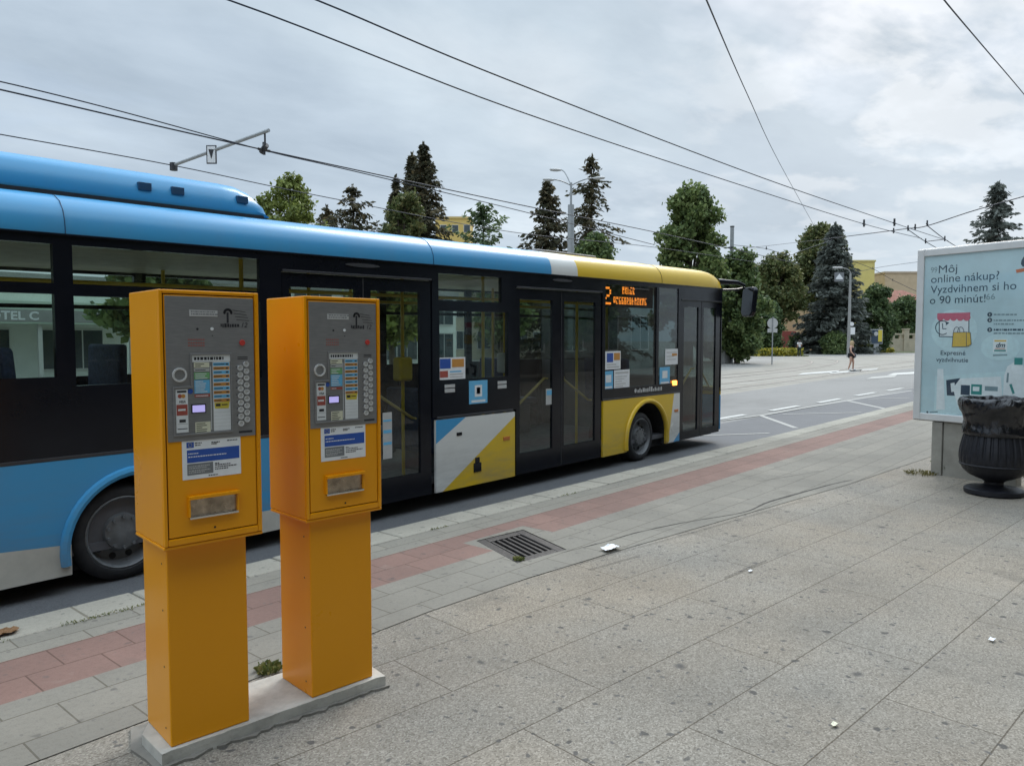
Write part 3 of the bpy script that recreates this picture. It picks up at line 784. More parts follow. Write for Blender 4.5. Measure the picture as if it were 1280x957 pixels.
    for x0, x1, y, mm in ((.117, .142, .372, 4), (.117, .137, .364, 4), (.178, .21, .370, 4), (.178, .20, .364, 4), (.238, .278, .372, 4), (.092, .235, .322, 0), (.092, .13, .334, 0),
                          (.092, .17, .286, 5), (.092, .16, .279, 5), (.092, .172, .270, 5), (.092, .15, .263, 5), (.19, .206, .289, 4), (.19, .25, .283, 4), (.19, .275, .275, 4), (.19, .24, .267, 4), (.165, .20, .246, 4)):
        xx = x0
        while xx < x1:
            w = random.uniform(.003, .009); b.quad(xx, min(xx + w, x1), y, y + .0038, -.0001, mm, F_); xx += w + .002
    b.build('notice', [M_white, M_bluel, M_grayl, M_yel, M_ink, M_gray2], door, recalc=False)
    # ticket tray with lip
    b = MB()
    b.box((.090, .095, -.002), (.272, .166, -.0010), 1, F_)
    b.box((.086, .1665, -.002), (.278, .178, .020), 0, F_)
    b.box((.086, .100, -.002), (.092, .1665, .012), 0, F_); b.box((.270, .100, -.002), (.276, .1665, .012), 0, F_)
    b.build('tray', [M_orange, M_trayin], door, bevel=.0015)
    b = MB(); b.box((.088, .092, -.001), (.273, .101, .014), 0, F_); b.build('tray_lip', M_chrome, door, bevel=.002)
    b = MB(); b.disc(.185, .047, .004, -.0005, 0, F_); b.build('keyhole', M_hole, door)
    return root
ticket_machine((1.240, 2.742), -6.3, (1.276, 2.812), -6.5, 'orange ticket machine with its left side clear against the blue rear half of the bus')
ticket_machine((1.826, 2.712), -5.2, (1.861, 2.746), -5.2, 'orange ticket machine standing between the other machine and the bus doors')
q = G(335, 838); leaf_tuft('weed', (q[0], q[1], 0), 110, .055, .05, L_weed, 'low green weed between the posts of the two ticket machines', 'weed', 'weeds in the paving')

# ------------------------------------------------------------------ the city bus
XR, XF_ = -.85, 12.02
def bus_xf(v):
    """the body stands slightly nose-up on its springs"""
    z = v[:, 2]; k = np.where(z < .8, .004 * np.clip((.8 - z) / .8, 0, 1.2), .0137 * np.clip((z - .8) / 1.55, 0, 1))
    o = v.copy(); o[:, 2] = z + k * (v[:, 0] - 6.7); return o
bus = thing('city_bus', (5.6, (YN + YF) / 2, ROAD), 'blue city bus with white band, yellow front end and black window strip', 'bus')
def bb(mb, name, mats, parent=bus, **kw): return mb.build(name, mats, parent, xf=bus_xf, **kw)
SF = SIDE(YN); FF = Fr((0, YF, 0), (1, 0, 0), (0, 0, 1), (0, 1, 0))
ZB, ZT, ZS = .79, 2.375, .012          # belt, top of the black band, skirt
D1, D2, D3 = (10.60, 12.00), (6.68, 8.45), (3.62, 5.36)

def wall_cells(mb, x0, x1, z0, z1, holes, f, th, m=0):
    xs_ = sorted({x0, x1, *[h[0] for h in holes], *[h[1] for h in holes]}); zs_ = sorted({z0, z1, *[h[2] for h in holes], *[h[3] for h in holes]})
    xs_ = [x for x in xs_ if x0 <= x <= x1]; zs_ = [z for z in zs_ if z0 <= z <= z1]
    solid = lambda x, z: x0 < x < x1 and z0 < z < z1 and not any(h[0] < x < h[1] and h[2] < z < h[3] for h in holes)
    for i in range(len(xs_) - 1):
        for j in range(len(zs_) - 1):
            a, c, d, e = xs_[i], xs_[i + 1], zs_[j], zs_[j + 1]; cx, cz = (a + c) / 2, (d + e) / 2
            if not solid(cx, cz): continue
            mb.quad(a, c, d, e, 0, m, f); mb.quad(a, c, d, e, -th, m, f)
            for (px, pz), q in (((a - 1e-4, cz), ((a, d), (a, e))), ((c + 1e-4, cz), ((c, d), (c, e))), ((cx, d - 1e-4), ((a, d), (c, d))), ((cx, e + 1e-4), ((a, e), (c, e)))):
                if not solid(px, pz): mb.add([f(*q[0], 0), f(*q[1], 0), f(*q[1], -th), f(*q[0], -th)], [(0, 1, 2, 3)], m)
# near side windows: (x0, x1, z0, z1)
winA_t, winA = (-.55, 1.88, 2.03, 2.305), (-.55, 1.88, 1.37, 1.955)
winB_t, winB = (2.0, 3.42, 2.03, 2.305), (2.0, 3.42, 1.30, 1.945)
winC_t, winC = (5.45, 6.43, 2.015, 2.295), (5.46, 6.54, 1.18, 1.905)
winD = (8.52, 9.86, .93, 2.32); winE = (9.93, 10.52, .93, 2.32)
near = [winA_t, winA, winB_t, winB, winC_t, winC, winD, winE]
doors = [(D1[0], D1[1], .0, 2.16), (D2[0], D2[1], .0, 2.20), (D3[0], D3[1], .0, 2.22)]
b = MB(); wall_cells(b, XR, XF_, ZB, ZT, near + doors, SF, .05)
side = bb(b, 'window_band', M_bblack, recalc=True)
for i, w in enumerate(near):
    b = MB(); b.quad(w[0], w[1], w[2], w[3], -.012, 0, SF); bb(b, 'window', M_tglass if i in (6, 7) else M_bglass, recalc=False)
for x0, x1 in ((5.42, 6.62), (8.46, 10.60), (XR, 3.6)): b = MB(); b.box((x0, .775, -.02), (x1, .80, .006), 0, SF); bb(b, 'belt_rail', M_dark, bevel=.003)
# far side
fw = [(-.5, 1.88, 1.25, 2.30), (2.0, 3.45, 1.25, 2.30), (3.57, 5.2, 1.25, 2.30), (5.32, 6.7, 1.25, 2.30), (6.82, 8.4, 1.25, 2.30), (8.52, 10.3, 1.25, 2.30), (10.45, 11.7, 1.0, 2.30)]
b = MB(); wall_cells(b, XR, XF_, ZS, ZT, fw, FF, .05); bb(b, 'far_side_panel', M_bblack)
for w in fw:
    b = MB(); b.quad(*w, -.012, 0, FF); bb(b, 'window', M_bglass, recalc=False)
    b = MB(); b.box((w[0], w[3] - .36, -.035), (w[1], w[3] - .32, -.005), 0, FF); bb(b, 'transom', M_bblack)

# lower panels with their paint scheme
def panel(name, x0, x1, z0, z1, mats, cuts=(), pick=None, arch=None, th=.03, f=SF, z=.004):
    """flat body panel, optionally with a round wheel arch cut into its lower edge, cut along the borders of the paint scheme"""
    n_ = 60; xs_ = list(np.linspace(x0, x1, n_ + 1))
    if arch:
        cx, cz, r = arch; hx = math.sqrt(r * r - (z0 - cz) ** 2)
        xs_ = sorted([x for x in xs_ if abs(abs(x - cx) - hx) > .015] + [cx - hx, cx + hx] + [cx + hx * math.cos(t) for t in np.linspace(.05, math.pi - .05, 30)])
    def zlo(x):
        if arch and abs(x - cx) < hx - 1e-6: return max(z0, cz + math.sqrt(max(0, r * r - (x - cx) ** 2)))
        return z0
    bm = bmesh.new(); lo = [bm.verts.new(tuple(f(x, zlo(x), z))) for x in xs_]; hi = [bm.verts.new(tuple(f(x, z1, z))) for x in xs_]
    for q in range(len(xs_) - 1): bm.faces.new((lo[q], lo[q + 1], hi[q + 1], hi[q]))
    for co, no in cuts:
        bmesh.ops.bisect_plane(bm, geom=bm.verts[:] + bm.edges[:] + bm.faces[:], plane_co=f(co[0], co[1], 0), plane_no=tuple(np.array(f.u) * no[0] + np.array(f.v) * no[1]), dist=1e-5)
    bm.verts.index_update(); b = MB(); b.v = [tuple(v.co) for v in bm.verts]
    for fc in bm.faces:
        c = fc.calc_center_median(); b.f.append([v.index for v in fc.verts]); b.m.append(pick(c.x, c.z) if pick else 0)
    rim_ = [(x, zlo(x)) for x in xs_] + [(x1, z1), (x0, z1)]
    base = len(b.v); n_ = len(rim_)
    b.v += [tuple(f(a, c, z)) for a, c in rim_] + [tuple(f(a, c, z - th)) for a, c in rim_]
    for q in range(n_):
        p = (q + 1) % n_; b.f.append([base + q, base + p, base + n_ + p, base + n_ + q]); b.m.append(pick((rim_[q][0] + rim_[p][0]) / 2, (rim_[q][1] + rim_[p][1]) / 2) if pick else 0)
    bm.free(); return bb(b, name, mats, recalc=False)
RWX, FWX = 2.36, 9.50
def pick_rear(x, z): return 1 if z < (.20 + .075 * (1.9 - x) if x < 2.0 else .17) else 0
panel('rear_skirt', XR, 3.60, ZS - .02, .775, [M_bblue, M_bcream], [((1.9, .20), (.075, 1)), ((0, .17), (0, 1))], pick_rear, (2.40, .14, .49))
def pick_c(x, z):
    zy = .03 + (x - 5.52) * (.70 / 1.16)
    if z < zy: return 2
    return 0 if z > .50 + (x - 5.39) * .0 and z > .52 + (x - 5.40) * (.2 / .36) else 1
panel('side_flap', 5.40, 6.655, ZS, .765, [M_bblue, M_bwhite, M_byel],
      [((5.52, .03), (-.70 / 1.16, 1)), ((5.40, .52), (-.2 / .36, 1))], pick_c)
def pick_f(x, z):
    if x > 10.24 + (z - .02) * .22: return 2 if z < .16 + (x - 10.60) * .7 and x > 10.40 else 1
    return 0
panel('front_skirt', 8.475, 10.585, ZS, .775, [M_byel, M_bwhite, M_bblue],
      [((10.24, .02), (1, -.22)), ((10.60, .16), (-.7, 1)), ((10.40, 0), (1, 0))], pick_f, (9.62, .13, .56))
for cx, cz, r, mt in ((2.40, .14, .49, M_bblue), (9.62, .13, .56, M_byel)):
    b = MB(); pts = []
    for i in range(25):
        t = math.pi * 1.05 - math.pi * 1.10 * i / 24; pts.append(SF(cx + (r + .02) * math.cos(t), cz + (r + .02) * math.sin(t), .008))
    b.tube(pts, .034, 0, 8); bb(b, 'arch_trim', mt, smooth=True)
    b = MB(); ts = np.linspace(-.22, math.pi + .22, 26); rw = r + .03
    ring_ = [[(cx + rw * math.cos(t), YN + dy, max(ZS - .01, cz + rw * math.sin(t))) for t in ts] for dy in (.015, .62)]
    b.add(ring_[0] + ring_[1], [(q, q + 1, 27 + q, 26 + q) for q in range(25)]); b.add(ring_[1], [tuple(range(26))]); bb(b, 'wheel_well', M_well)
b = MB(); b.box((5.96, .15, 0), (6.08, .25, .012), 0, SF); b.box((5.985, .25, 0), (6.055, .31, .010), 0, SF); bb(b, 'flap_latch', M_bblack, bevel=.004)
b = MB(); b.box((5.70, .575, 0), (5.78, .61, .010), 0, SF); bb(b, 'flap_latch', M_bblack, bevel=.004)
for xx, zz in ((6.45, .45), (10.42, .48)):
    b = MB(); b.box((xx, zz, 0), (xx + .11, zz + .04, .012), 0, SF); bb(b, 'side_reflector', M_amber, bevel=.003)
b = MB(); b.ring(10.40, .24, .0, .075, .002, .008, 0, SF); bb(b, 'filler_cover', M_bwhite)
b = MB(); b.box((10.36, .895, -.01), (10.47, .965, .018), 0, SF); bb(b, 'turn_signal', M_ind, bevel=.006)

# doors, each with two leaves
def door(x0, x1, z0, z1, gz0, gz1, g):
    d = MB(); mid = (x0 + x1) / 2
    cells = [(a, c, gz0, gz1) for a, c in g]
    for a, c in ((x0 + .012, mid - .006), (mid + .006, x1 - .012)):
        wall_cells(d, a, c, z0, z1 - .012, [h for h in cells if a < h[0] < c], Fr((0, YN + .012, 0), SF.u, SF.v, SF.n), .035)
    dr = bb(d, 'door', M_bblack)
    for a, c in g:
        q = MB(); q.quad(a, c, gz0, gz1, -.028, 0, SF); bb(q, 'door_glass', M_dglass, dr, recalc=False)
    q = MB(); q.box((x0 + .01, z1 - .008, -.02), (x1 - .01, z1 + .012, .008), 0, SF); bb(q, 'door_header', M_dark, dr, bevel=.003)
    q = MB()
    q.box((mid - .006, z0, -.03), (mid + .006, z1 - .02, -.010), 0, SF); bb(q, 'door_seal', M_rubber, dr)
    for sgn, gg in ((1, g[0]), (-1, g[1])):
        q = MB(); xa, xb = (gg[0] + .03, gg[1] - .05) if sgn > 0 else (gg[1] - .03, gg[0] + .05)
        q.tube([(xa, YN + .10, .80), (xb, YN + .10, 1.12)], .016, 0, 8); q.tube([(xa, YN + .10, .80), (xa, YN + .045, .80)], .012, 0, 6); q.tube([(xb, YN + .10, 1.12), (xb, YN + .045, 1.12)], .012, 0, 6)
        bb(q, 'grab_rail', M_rail2, dr, smooth=True)
    return dr
door(*D1, .02, 2.16, .14, 2.06, ((10.72, 11.20), (11.38, 11.82)))
door(*D2, .02, 2.20, .26, 2.065, ((6.76, 7.38), (7.62, 8.30)))
door(*D3, .01, 2.22, .25, 2.085, ((3.70, 4.40), (4.58, 5.20)))
for xx in (4.48, 7.56):
    b = MB(); b.disc(xx, 2.315, .20, .008, 0, SF, 24, .007, .018); bb(b, 'door_lamp', M_dark)

# front and rear ends
FRT = Fr((XF_, 0, 0), (0, 1, 0), (0, 0, 1), (1, 0, 0))
def front_poly(d): return [(XF_, YN), (XF_ + d * .45, YN + .06), (XF_ + d * .8, YN + .28), (XF_ + d, YN + .75), (XF_ + d, YF - .75), (XF_ + d * .8, YF - .28), (XF_ + d * .45, YF - .06), (XF_, YF)]
b = MB(); b.prism(front_poly(.20), .72, 2.33, 0); bb(b, 'windscreen', M_tglass)
b = MB(); b.prism(front_poly(.26), .05, .66, 0); bb(b, 'front_bumper', M_bblue, bevel=.02)
b = MB(); b.prism(front_poly(.25), .66, .80, 0); bb(b, 'front_nose', M_byel, bevel=.01)
b = MB(); b.prism(front_poly(.22), 2.33, 2.42, 0); bb(b, 'front_header', M_bblack)
for yy in (YN + .35, YF - .35):
    b = MB(); b.disc(yy, .45, .10, .245, 0, FRT, 20, .06); bb(b, 'headlight', M_chrome)
b = MB(); b.box((XR - .04, YN, ZS), (XR, YF, 2.38)); bb(b, 'rear_wall', M_bblue)
b = MB()
b.box((XR, YN + .06, .10), (XF_, YF - .06, .16)); bb(b, 'bus_floor', M_floor)
b = MB(); b.box((XR + .1, YN + .12, -.02), (XF_ - .1, YF - .12, .098)); bb(b, 'chassis', M_hole)
b = MB(); b.box((XR, YN + .052, 2.33), (XF_, YF - .052, 2.36)); b.box((XR, YN + .052, 2.08), (XF_, YN + .058, 2.0801)); bb(b, 'ceiling', M_ceil)

# roof with its painted bands
prof = [(-.002, ZT), (-.004, ZT + .03), (.004, ZT + .10), (.03, ZT + .17), (.085, ZT + .235), (.18, ZT + .285), (.36, ZT + .32), (.75, ZT + .345), (1.26, ZT + .352)]
prof = prof + [(YF - YN - d, z) for d, z in prof[-2::-1]]
b = MB()
segs = [(XR - .02, 0), (2, 0), (5, 0), (7.34, 0), (7.36, 1), (7.88, 1), (7.90, 2), (9.5, 2), (10.95, 2), (10.965, 2), (11.6, 2), (11.85, 2), (12.0, 2), (12.08, 2), (12.12, 2)]
drop = {11.85: .02, 12.0: .07, 12.08: .15, 12.12: .27}
vs_ = []; npf = len(prof)
for x_, mm in segs:
    dd = drop.get(x_, 0)
    for d, z in prof:
        zz = max(ZT, z - dd) if z > ZT else z; y_ = YN + d
        if dd: y_ = (YN + YF) / 2 + (y_ - (YN + YF) / 2) * (1 - dd * .12)
        vs_.append((x_, y_, zz))
fs, ms = [], []
for i in range(len(segs) - 1):
    for j in range(npf - 1): fs.append((i * npf + j, (i + 1) * npf + j, (i + 1) * npf + j + 1, i * npf + j + 1)); ms.append(segs[i + 1][1] if i else 0)
b.v = vs_; b.f = [list(q) for q in fs] + [list(range((len(segs) - 1) * npf, len(segs) * npf))]; b.m = ms + [2]
roof = bb(b, 'roof', [M_bblue, M_bwhite, M_byel], smooth=True)
for xs_ in (1.96, 5.38, 10.0):
    b = MB(); pts = [(xs_, YN + d - (.0015 if d < .1 else 0), z + (.0015 if d > .05 else 0)) for d, z in prof]; b.tube(pts, .0035, 0, 5); bb(b, 'roof_seam', M_vent if xs_ < 7 else M_dark, roof)
b = MB(); b.text('4762', 9.02, ZT + .08, .135, .004, 0, Fr((0, YN, 0), (1, 0, 0), (0, .12, 1), (0, -1, .1)), 'CENTER', 0, .001); bb(b, 'fleet_number', M_ink, roof, recalc=False)
b = MB(); b.tube([(XR, YN - .004, ZT - .004), (XF_, YN - .004, ZT - .004)], .010, 0, 6); bb(b, 'drip_rail', M_bblack, roof)
b = MB(); b.box((7.75, YN + .55, ZT + .34), (9.1, YF - .55, ZT + .385)); bb(b, 'roof_hatch', M_grey, roof, bevel=.015)
# battery and cooling pod on the roof
b = MB()
yl, yr = YN + .34, YF - .34; zb, zt = ZT + .33, ZT + .60
pp = [(yl, zb), (yl - .01, zb + .06), (yl + .03, zt - .08), (yl + .12, zt - .01), (yl + .28, zt + .02), (yr - .28, zt + .02), (yr - .12, zt - .01), (yr - .03, zt - .08), (yr + .01, zb + .06), (yr, zb)]
sg = [(XR + .3, 1.0), (3.30, 1.0), (3.45, .97), (3.58, .82), (3.68, .45), (3.72, .05)]
for x_, s_ in sg:
    for y_, z_ in pp: b.v.append((x_, y_, zb + (z_ - zb) * s_))
k = len(pp)
for i in range(len(sg) - 1):
    for j in range(k - 1): b.f.append([i * k + j, (i + 1) * k + j, (i + 1) * k + j + 1, i * k + j + 1]); b.m.append(0)
b.f.append(list(range(k))); b.m.append(0); b.f.append(list(range((len(sg) - 1) * k, len(sg) * k))); b.m.append(0)
pod = bb(b, 'roof_pod', M_bblue, roof, smooth=True)
for xx in (2.60, 2.86, 3.42): b = MB(); b.box((xx, yl - .012, zb + .10), (xx + .10, yl + .03, zb + .16)); bb(b, 'pod_vent', M_vent, roof, bevel=.004)
b = MB(); b.box((XR + .3, yl - .02, zb - .03), (3.66, yl + .04, zb + .012)); bb(b, 'pod_base', M_rubber, roof)

# mirror on its arm
b = MB(); b.tube([(12.06, YN + .10, 2.50), (12.40, YN - .10, 2.49), (12.52, YN - .17, 2.44)], [.05, .032, .025], 0, 10); b.tube([(12.10, YN + .08, 2.36), (12.40, YN - .08, 2.37), (12.52, YN - .17, 2.40)], .018, 0, 8); arm = bb(b, 'mirror_arm', M_bblack, smooth=True)
mf = Fr((12.47, YN - .26, 1.95), (.50, .8660, 0), (.10, 0, 1), (-.8660, .50, 0))
b = MB(); b.prism([(-.10, .05), (-.04, -.02), (.16, -.02), (.22, .05), (.20, .40), (.14, .46), (-.08, .46), (-.13, .40)], -.09, 0, 0, mf); bb(b, 'mirror_housing', M_bblack, bevel=.02)
b = MB(); b.poly([(-.085, .06), (-.035, .005), (.145, .005), (.195, .06), (.18, .39), (.13, .44), (-.07, .44), (-.11, .39)], .003, 0, mf); bb(b, 'mirror_glass', M_mirror, recalc=False)

# wheels
def wheel(x, y, sgn):
    r = .355; z = ROAD + r
    wf = Fr((x, y, z), (1, 0, 0), (0, sgn, 0), (0, 0, 1)); df = Fr((x, y, z), (1, 0, 0), (0, 0, 1), (0, sgn, 0))
    t = MB(); t.lathe([(.255, -.27), (.33, -.27), (r - .005, -.24), (r, -.21), (r, -.06), (r - .008, -.035), (r - .03, -.012), (.30, -.002), (.275, -.004), (.262, -.02), (.255, -.05)], None, 0, 48, wf)
    w = t.build('wheel', M_rubber, bus, smooth=True)
    t = MB(); t.lathe([(.268, -.012), (.258, -.006), (.245, -.02), (.238, -.07), (.215, -.10), (.15, -.085), (.135, -.055), (.125, -.03), (.07, -.02), (.0, -.018)], None, 0, 40, wf)
    rim = t.build('rim', M_rim, w, smooth=True)
    t = MB()
    for i in range(10):
        a = 2 * math.pi * i / 10; t.disc(.186 * math.cos(a), .186 * math.sin(a), .024, -.085, 0, df, 12, .004)
    t.build('rim_holes', M_hole, rim)
    t = MB()
    for i in range(10):
        a = 2 * math.pi * (i + .5) / 10; t.disc(.112 * math.cos(a), .112 * math.sin(a), .012, -.004, 0, df, 6, .03)
    t.build('wheel_nut', M_rim, rim)
for x_ in (RWX - .06, FWX): wheel(x_, YN + .02, -1); wheel(x_, YF - .06, 1)

# stickers, vents and lettering on the window band
def sticker(px0, px1, mats, draw, z=-.004, name='sticker'):
    a = PL(*px0, (0, YN, 0), np.array([0, 1, 0])); c = PL(*px1, (0, YN, 0), np.array([0, 1, 0]))
    x0, x1, z1, z0 = a[0], c[0], a[2], c[2]
    kk = lambda zz: .0137 * np.clip((zz - .8) / 1.55, 0, 1) * ((x0 + x1) / 2 - 6.7)
    z0, z1 = z0 - kk(z0), z1 - kk(z1)
    b = MB(); b.box((x0, z0, z - .002), (x1, z1, z), 0, SF)
    for (u0, u1, w0, w1, mm) in draw: b.quad(x0 + (x1 - x0) * u0, x0 + (x1 - x0) * u1, z0 + (z1 - z0) * w0, z0 + (z1 - z0) * w1, z + .001, mm, SF)
    return bb(b, name, mats, recalc=False)
SM = [M_white, M_lblue, M_redl, M_orl, M_bluel, M_gray2]
sticker((548, 447), (582, 473), SM, [(.06, .45, .5, .95, 4), (.5, .95, .55, .92, 3), (.06, .35, .1, .4, 2), (.42, .9, .08, .12, 5), (.42, .9, .2, .25, 5), (.42, .85, .32, .38, 1)])
sticker((586, 476), (609, 503), [M_lblue] + SM[1:] + [M_white], [(.3, .7, .3, .8, 6), (.12, .88, .06, .16, 6), (.4, .6, .42, .7, 4)], .004)
sticker((757, 439), (776, 461), SM, [(.1, .5, .4, .9, 4), (.55, .95, .5, .9, 3), (.1, .9, .1, .16, 5), (.1, .7, .24, .3, 5)])
sticker((755, 464), (766.5, 487), [M_lblue] + SM[1:] + [M_white], [(.2, .8, .4, .8, 6), (.1, .9, .1, .2, 6)])
sticker((768, 462.5), (787, 494), SM, [(.08, .92, .86, .92, 5)] + [(.08, .5 + .4 * ((k * 7) % 5) / 5, .1 + .09 * k, .13 + .09 * k, 5) for k in range(8)])
sticker((832, 436), (848, 455), SM, [(.1, .9, .75, .8, 5), (.1, .7, .5, .55, 5), (.1, .8, .3, .35, 5), (.5, .9, .55, .7, 3)])
sticker((825, 459), (837.5, 481), [M_lblue] + SM[1:] + [M_white], [(.25, .75, .4, .8, 6), (.1, .9, .1, .2, 6)])
sticker((684, 486), (694, 505), [M_gray2] + SM[1:], [(.1, .9, .6, .9, 1)], -.020)
sticker((480, 516), (492, 572), [M_gray2] + SM[1:], [(.05, .95, .55, .62, 1), (.05, .95, .3, .36, 1), (.05, .95, .8, .84, 1)], -.020)
for xx in (5.53, 6.36):
    b = MB(); b.box((xx, 1.045, -.006), (xx + .15, 1.085, .004), 0, SF); b.box((xx, 1.095, -.006), (xx + .15, 1.13, .004), 0, SF); bb(b, 'vent_strip', M_gray2, bevel=.002)
b = MB()
xx = 9.34
while xx < 10.02:
    w = random.uniform(.02, .07); b.quad(xx, xx + w, .838 + random.uniform(0, .006), .878 + random.uniform(0, .03), .003, 0, SF); xx += w + .014
b.disc(9.29, .87, .03, .003, 0, SF, 14); bb(b, 'operator_lettering', M_gray2, recalc=False)
# amber dot matrix destination display behind the dark glass
b = MB()
b.box((8.53, 2.02, -.10), (9.85, 2.31, -.06), 1, SF)
def dots(txt, x0, z0, dx, dz):
    FONT = {'2': ('01110', '10001', '00001', '00110', '01000', '10000', '11111')}
    for r, row in enumerate(FONT[txt]):
        for c, ch in enumerate(row):
            if ch == '1': b.box((x0 + c * dx, z0 + (6 - r) * dz, -.06), (x0 + c * dx + dx * .82, z0 + (6 - r) * dz + dz * .82, -.056), 0, SF)
dots('2', 8.56, 2.05, .036, .034)
random.seed(21)
for x0, x1, z0 in ((9.02, 9.30, 2.20), (8.80, 9.62, 2.06)):
    x_ = x0
    while x_ < x1:
        for c in range(3):
            for r in range(6):
                if random.random() < (.95 if c == 0 else .48 if r not in (0, 5) else .7):
                    b.box((x_ + c * .0165, z0 + r * .0165, -.06), (x_ + c * .0165 + .013, z0 + r * .0165 + .013, -.056), 0, SF)
        x_ += .068
bb(b, 'destination_display', [M_led, M_hole])
random.seed(5)
# interior: seats, handrails, driver's partition, validators
for (x_, y_, s_) in ((.0, YN + .55, 1), (.0, YF - .5, 1), (.95, YN + .55, 1), (.95, YF - .5, 1), (1.9, YN + .55, 1), (1.9, YF - .5, 1), (2.75, YN + .5, -1), (2.75, YF - .5, -1), (3.6, YF - .5, 1), (5.5, YF - .5, 1), (6.2, YF - .5, 1), (5.75, YN + .48, 1), (8.9, YF - .5, 1), (9.55, YN + .5, 1)):
    hb = .72 if x_ < 3 else .45 if x_ > 8.5 else .22
    b = MB(); b.box((x_ - .22, y_ - .38, hb + .16), (x_ + .22, y_ + .38, hb + .26)); xb = x_ - .22 * s_
    b.prism([(xb - .04, hb + .2), (xb + .05, hb + .2), (xb - .03 * s_ + .03, hb + .86), (xb - .03 * s_ - .05, hb + .86)], y_ - .38, y_ + .38, 0, Fr((0, 0, 0), (1, 0, 0), (0, 0, 1), (0, 1, 0)))
    b.box((x_ - .15, y_ - .3, .16), (x_ + .15, y_ + .3, hb + .16), 1)
    bb(b, 'seat', [M_seat, M_floor], bevel=.03)
b = MB(); b.box((-.6, YN + .08, .16), (3.1, YF - .08, .46)); bb(b, 'rear_platform', M_floor)
for pts in ([(XR + .3, YN + .55, 2.08), (XF_ - 1.4, YN + .55, 2.08)], [(XR + .3, YF - .55, 2.08), (XF_ - 1.4, YF - .55, 2.08)]):
    b = MB(); b.tube(pts, .019, 0, 8); bb(b, 'handrail', M_pole, smooth=True)
for x_, y_ in ((1.5, YF - .6), (3.45, YN + .35), (3.5, YF - .6), (5.35, YN + .45), (5.8, YF - .6), (4.5, YN + .9), (6.55, YN + .4), (7.5, YN + .9), (8.45, YN + .42), (8.4, YF - .6), (9.9, YN + .9)):
    b = MB(); b.tube([(x_, y_, .16), (x_, y_, 2.34)], .019, 0, 8); bb(b, 'handrail', M_pole, smooth=True)
for x_, y_ in ((7.5, YN + .9), (5.35, YN + .45)):
    b = MB(); b.box((x_ - .09, y_ - .07, 1.16), (x_ + .09, y_ + .07, 1.42)); bb(b, 'ticket_validator', M_white if x_ > 6 else M_pole, bevel=.03)
b = MB(); b.box((10.2, YF - 1.35, .16), (10.26, YF - .1, 1.25)); b.box((10.2, YF - 1.35, 1.25), (10.25, YF - .1, 2.2), 1); bb(b, 'cab_partition', [M_floor, M_tglass])
b = MB(); b.box((11.55, YN + .3, .16), (11.95, YF - .2, .98)); bb(b, 'dashboard', M_dark, bevel=.06)
b = MB(); b.box((10.5, YF - 1.0, .5), (11.0, YF - .45, .66)); b.box((10.42, YF - 1.0, .6), (10.54, YF - .45, 1.35)); bb(b, 'driver_seat', M_seat, bevel=.04)

# ------------------------------------------------------------------ street advertising panel
aa = YAW + math.atan((640 - 20) / F)
ad = np.array([-math.cos(aa), -math.sin(aa), 0]); an = np.array([ad[1], -ad[0], 0.0])
if np.dot(an, -FW0) < 0: an = -an
AP = np.array([10.065, 2.205, .64]); AF = Fr(AP, ad, (0, 0, 1), an)      # origin: bottom corner of the frame on the road side
AF.o = AF.o - ad * .105
def ap(x, y):
    q = PL(x, y, AF.o, an) - AF.o; return float(q @ ad), float(q[2])
AW, AH, fr_ = 1.36, 2.02, .082
adv = thing('advertising_panel', G(1185, 590), 'tall aluminium framed street advertising panel with pale blue shopping poster', 'advertising panel')
b = MB()
b.box((0, 0, -.16), (fr_, AH, 0), 0, AF); b.box((AW - fr_, 0, -.16), (AW, AH, 0), 0, AF); b.box((fr_, 0, -.16), (AW - fr_, fr_, 0), 0, AF); b.box((fr_, AH - fr_, -.16), (AW - fr_, AH, 0), 0, AF)
b.build('frame', M_alu, adv, bevel=.008)
b = MB(); b.box((-.012, -.012, -.17), (AW + .012, AH + .012, -.03), 0, AF); b.build('case_edge', M_alud, adv, bevel=.012)
b = MB(); b.box((fr_, fr_, -.03), (AW - fr_, AH - fr_, -.022), 0, AF)
PZ = -.021
def T(txt, x, y, cap, m=1, align='LEFT', bold=0.0, shear=0.0, st=1.0, c=PZ, x1=None):
    u, v = ap(x, y)
    if x1 is not None:
        q = MB().text(txt, 0, 0, cap, 0, 0, ID, 'LEFT', shear, bold); w_ = max(p[0] for p in q.v) - min(p[0] for p in q.v)
        st = (ap(x1, y)[0] - u) / w_; align = 'LEFT'
    b.text(txt, u, v, cap, c, m, AF, align, shear, bold, st)
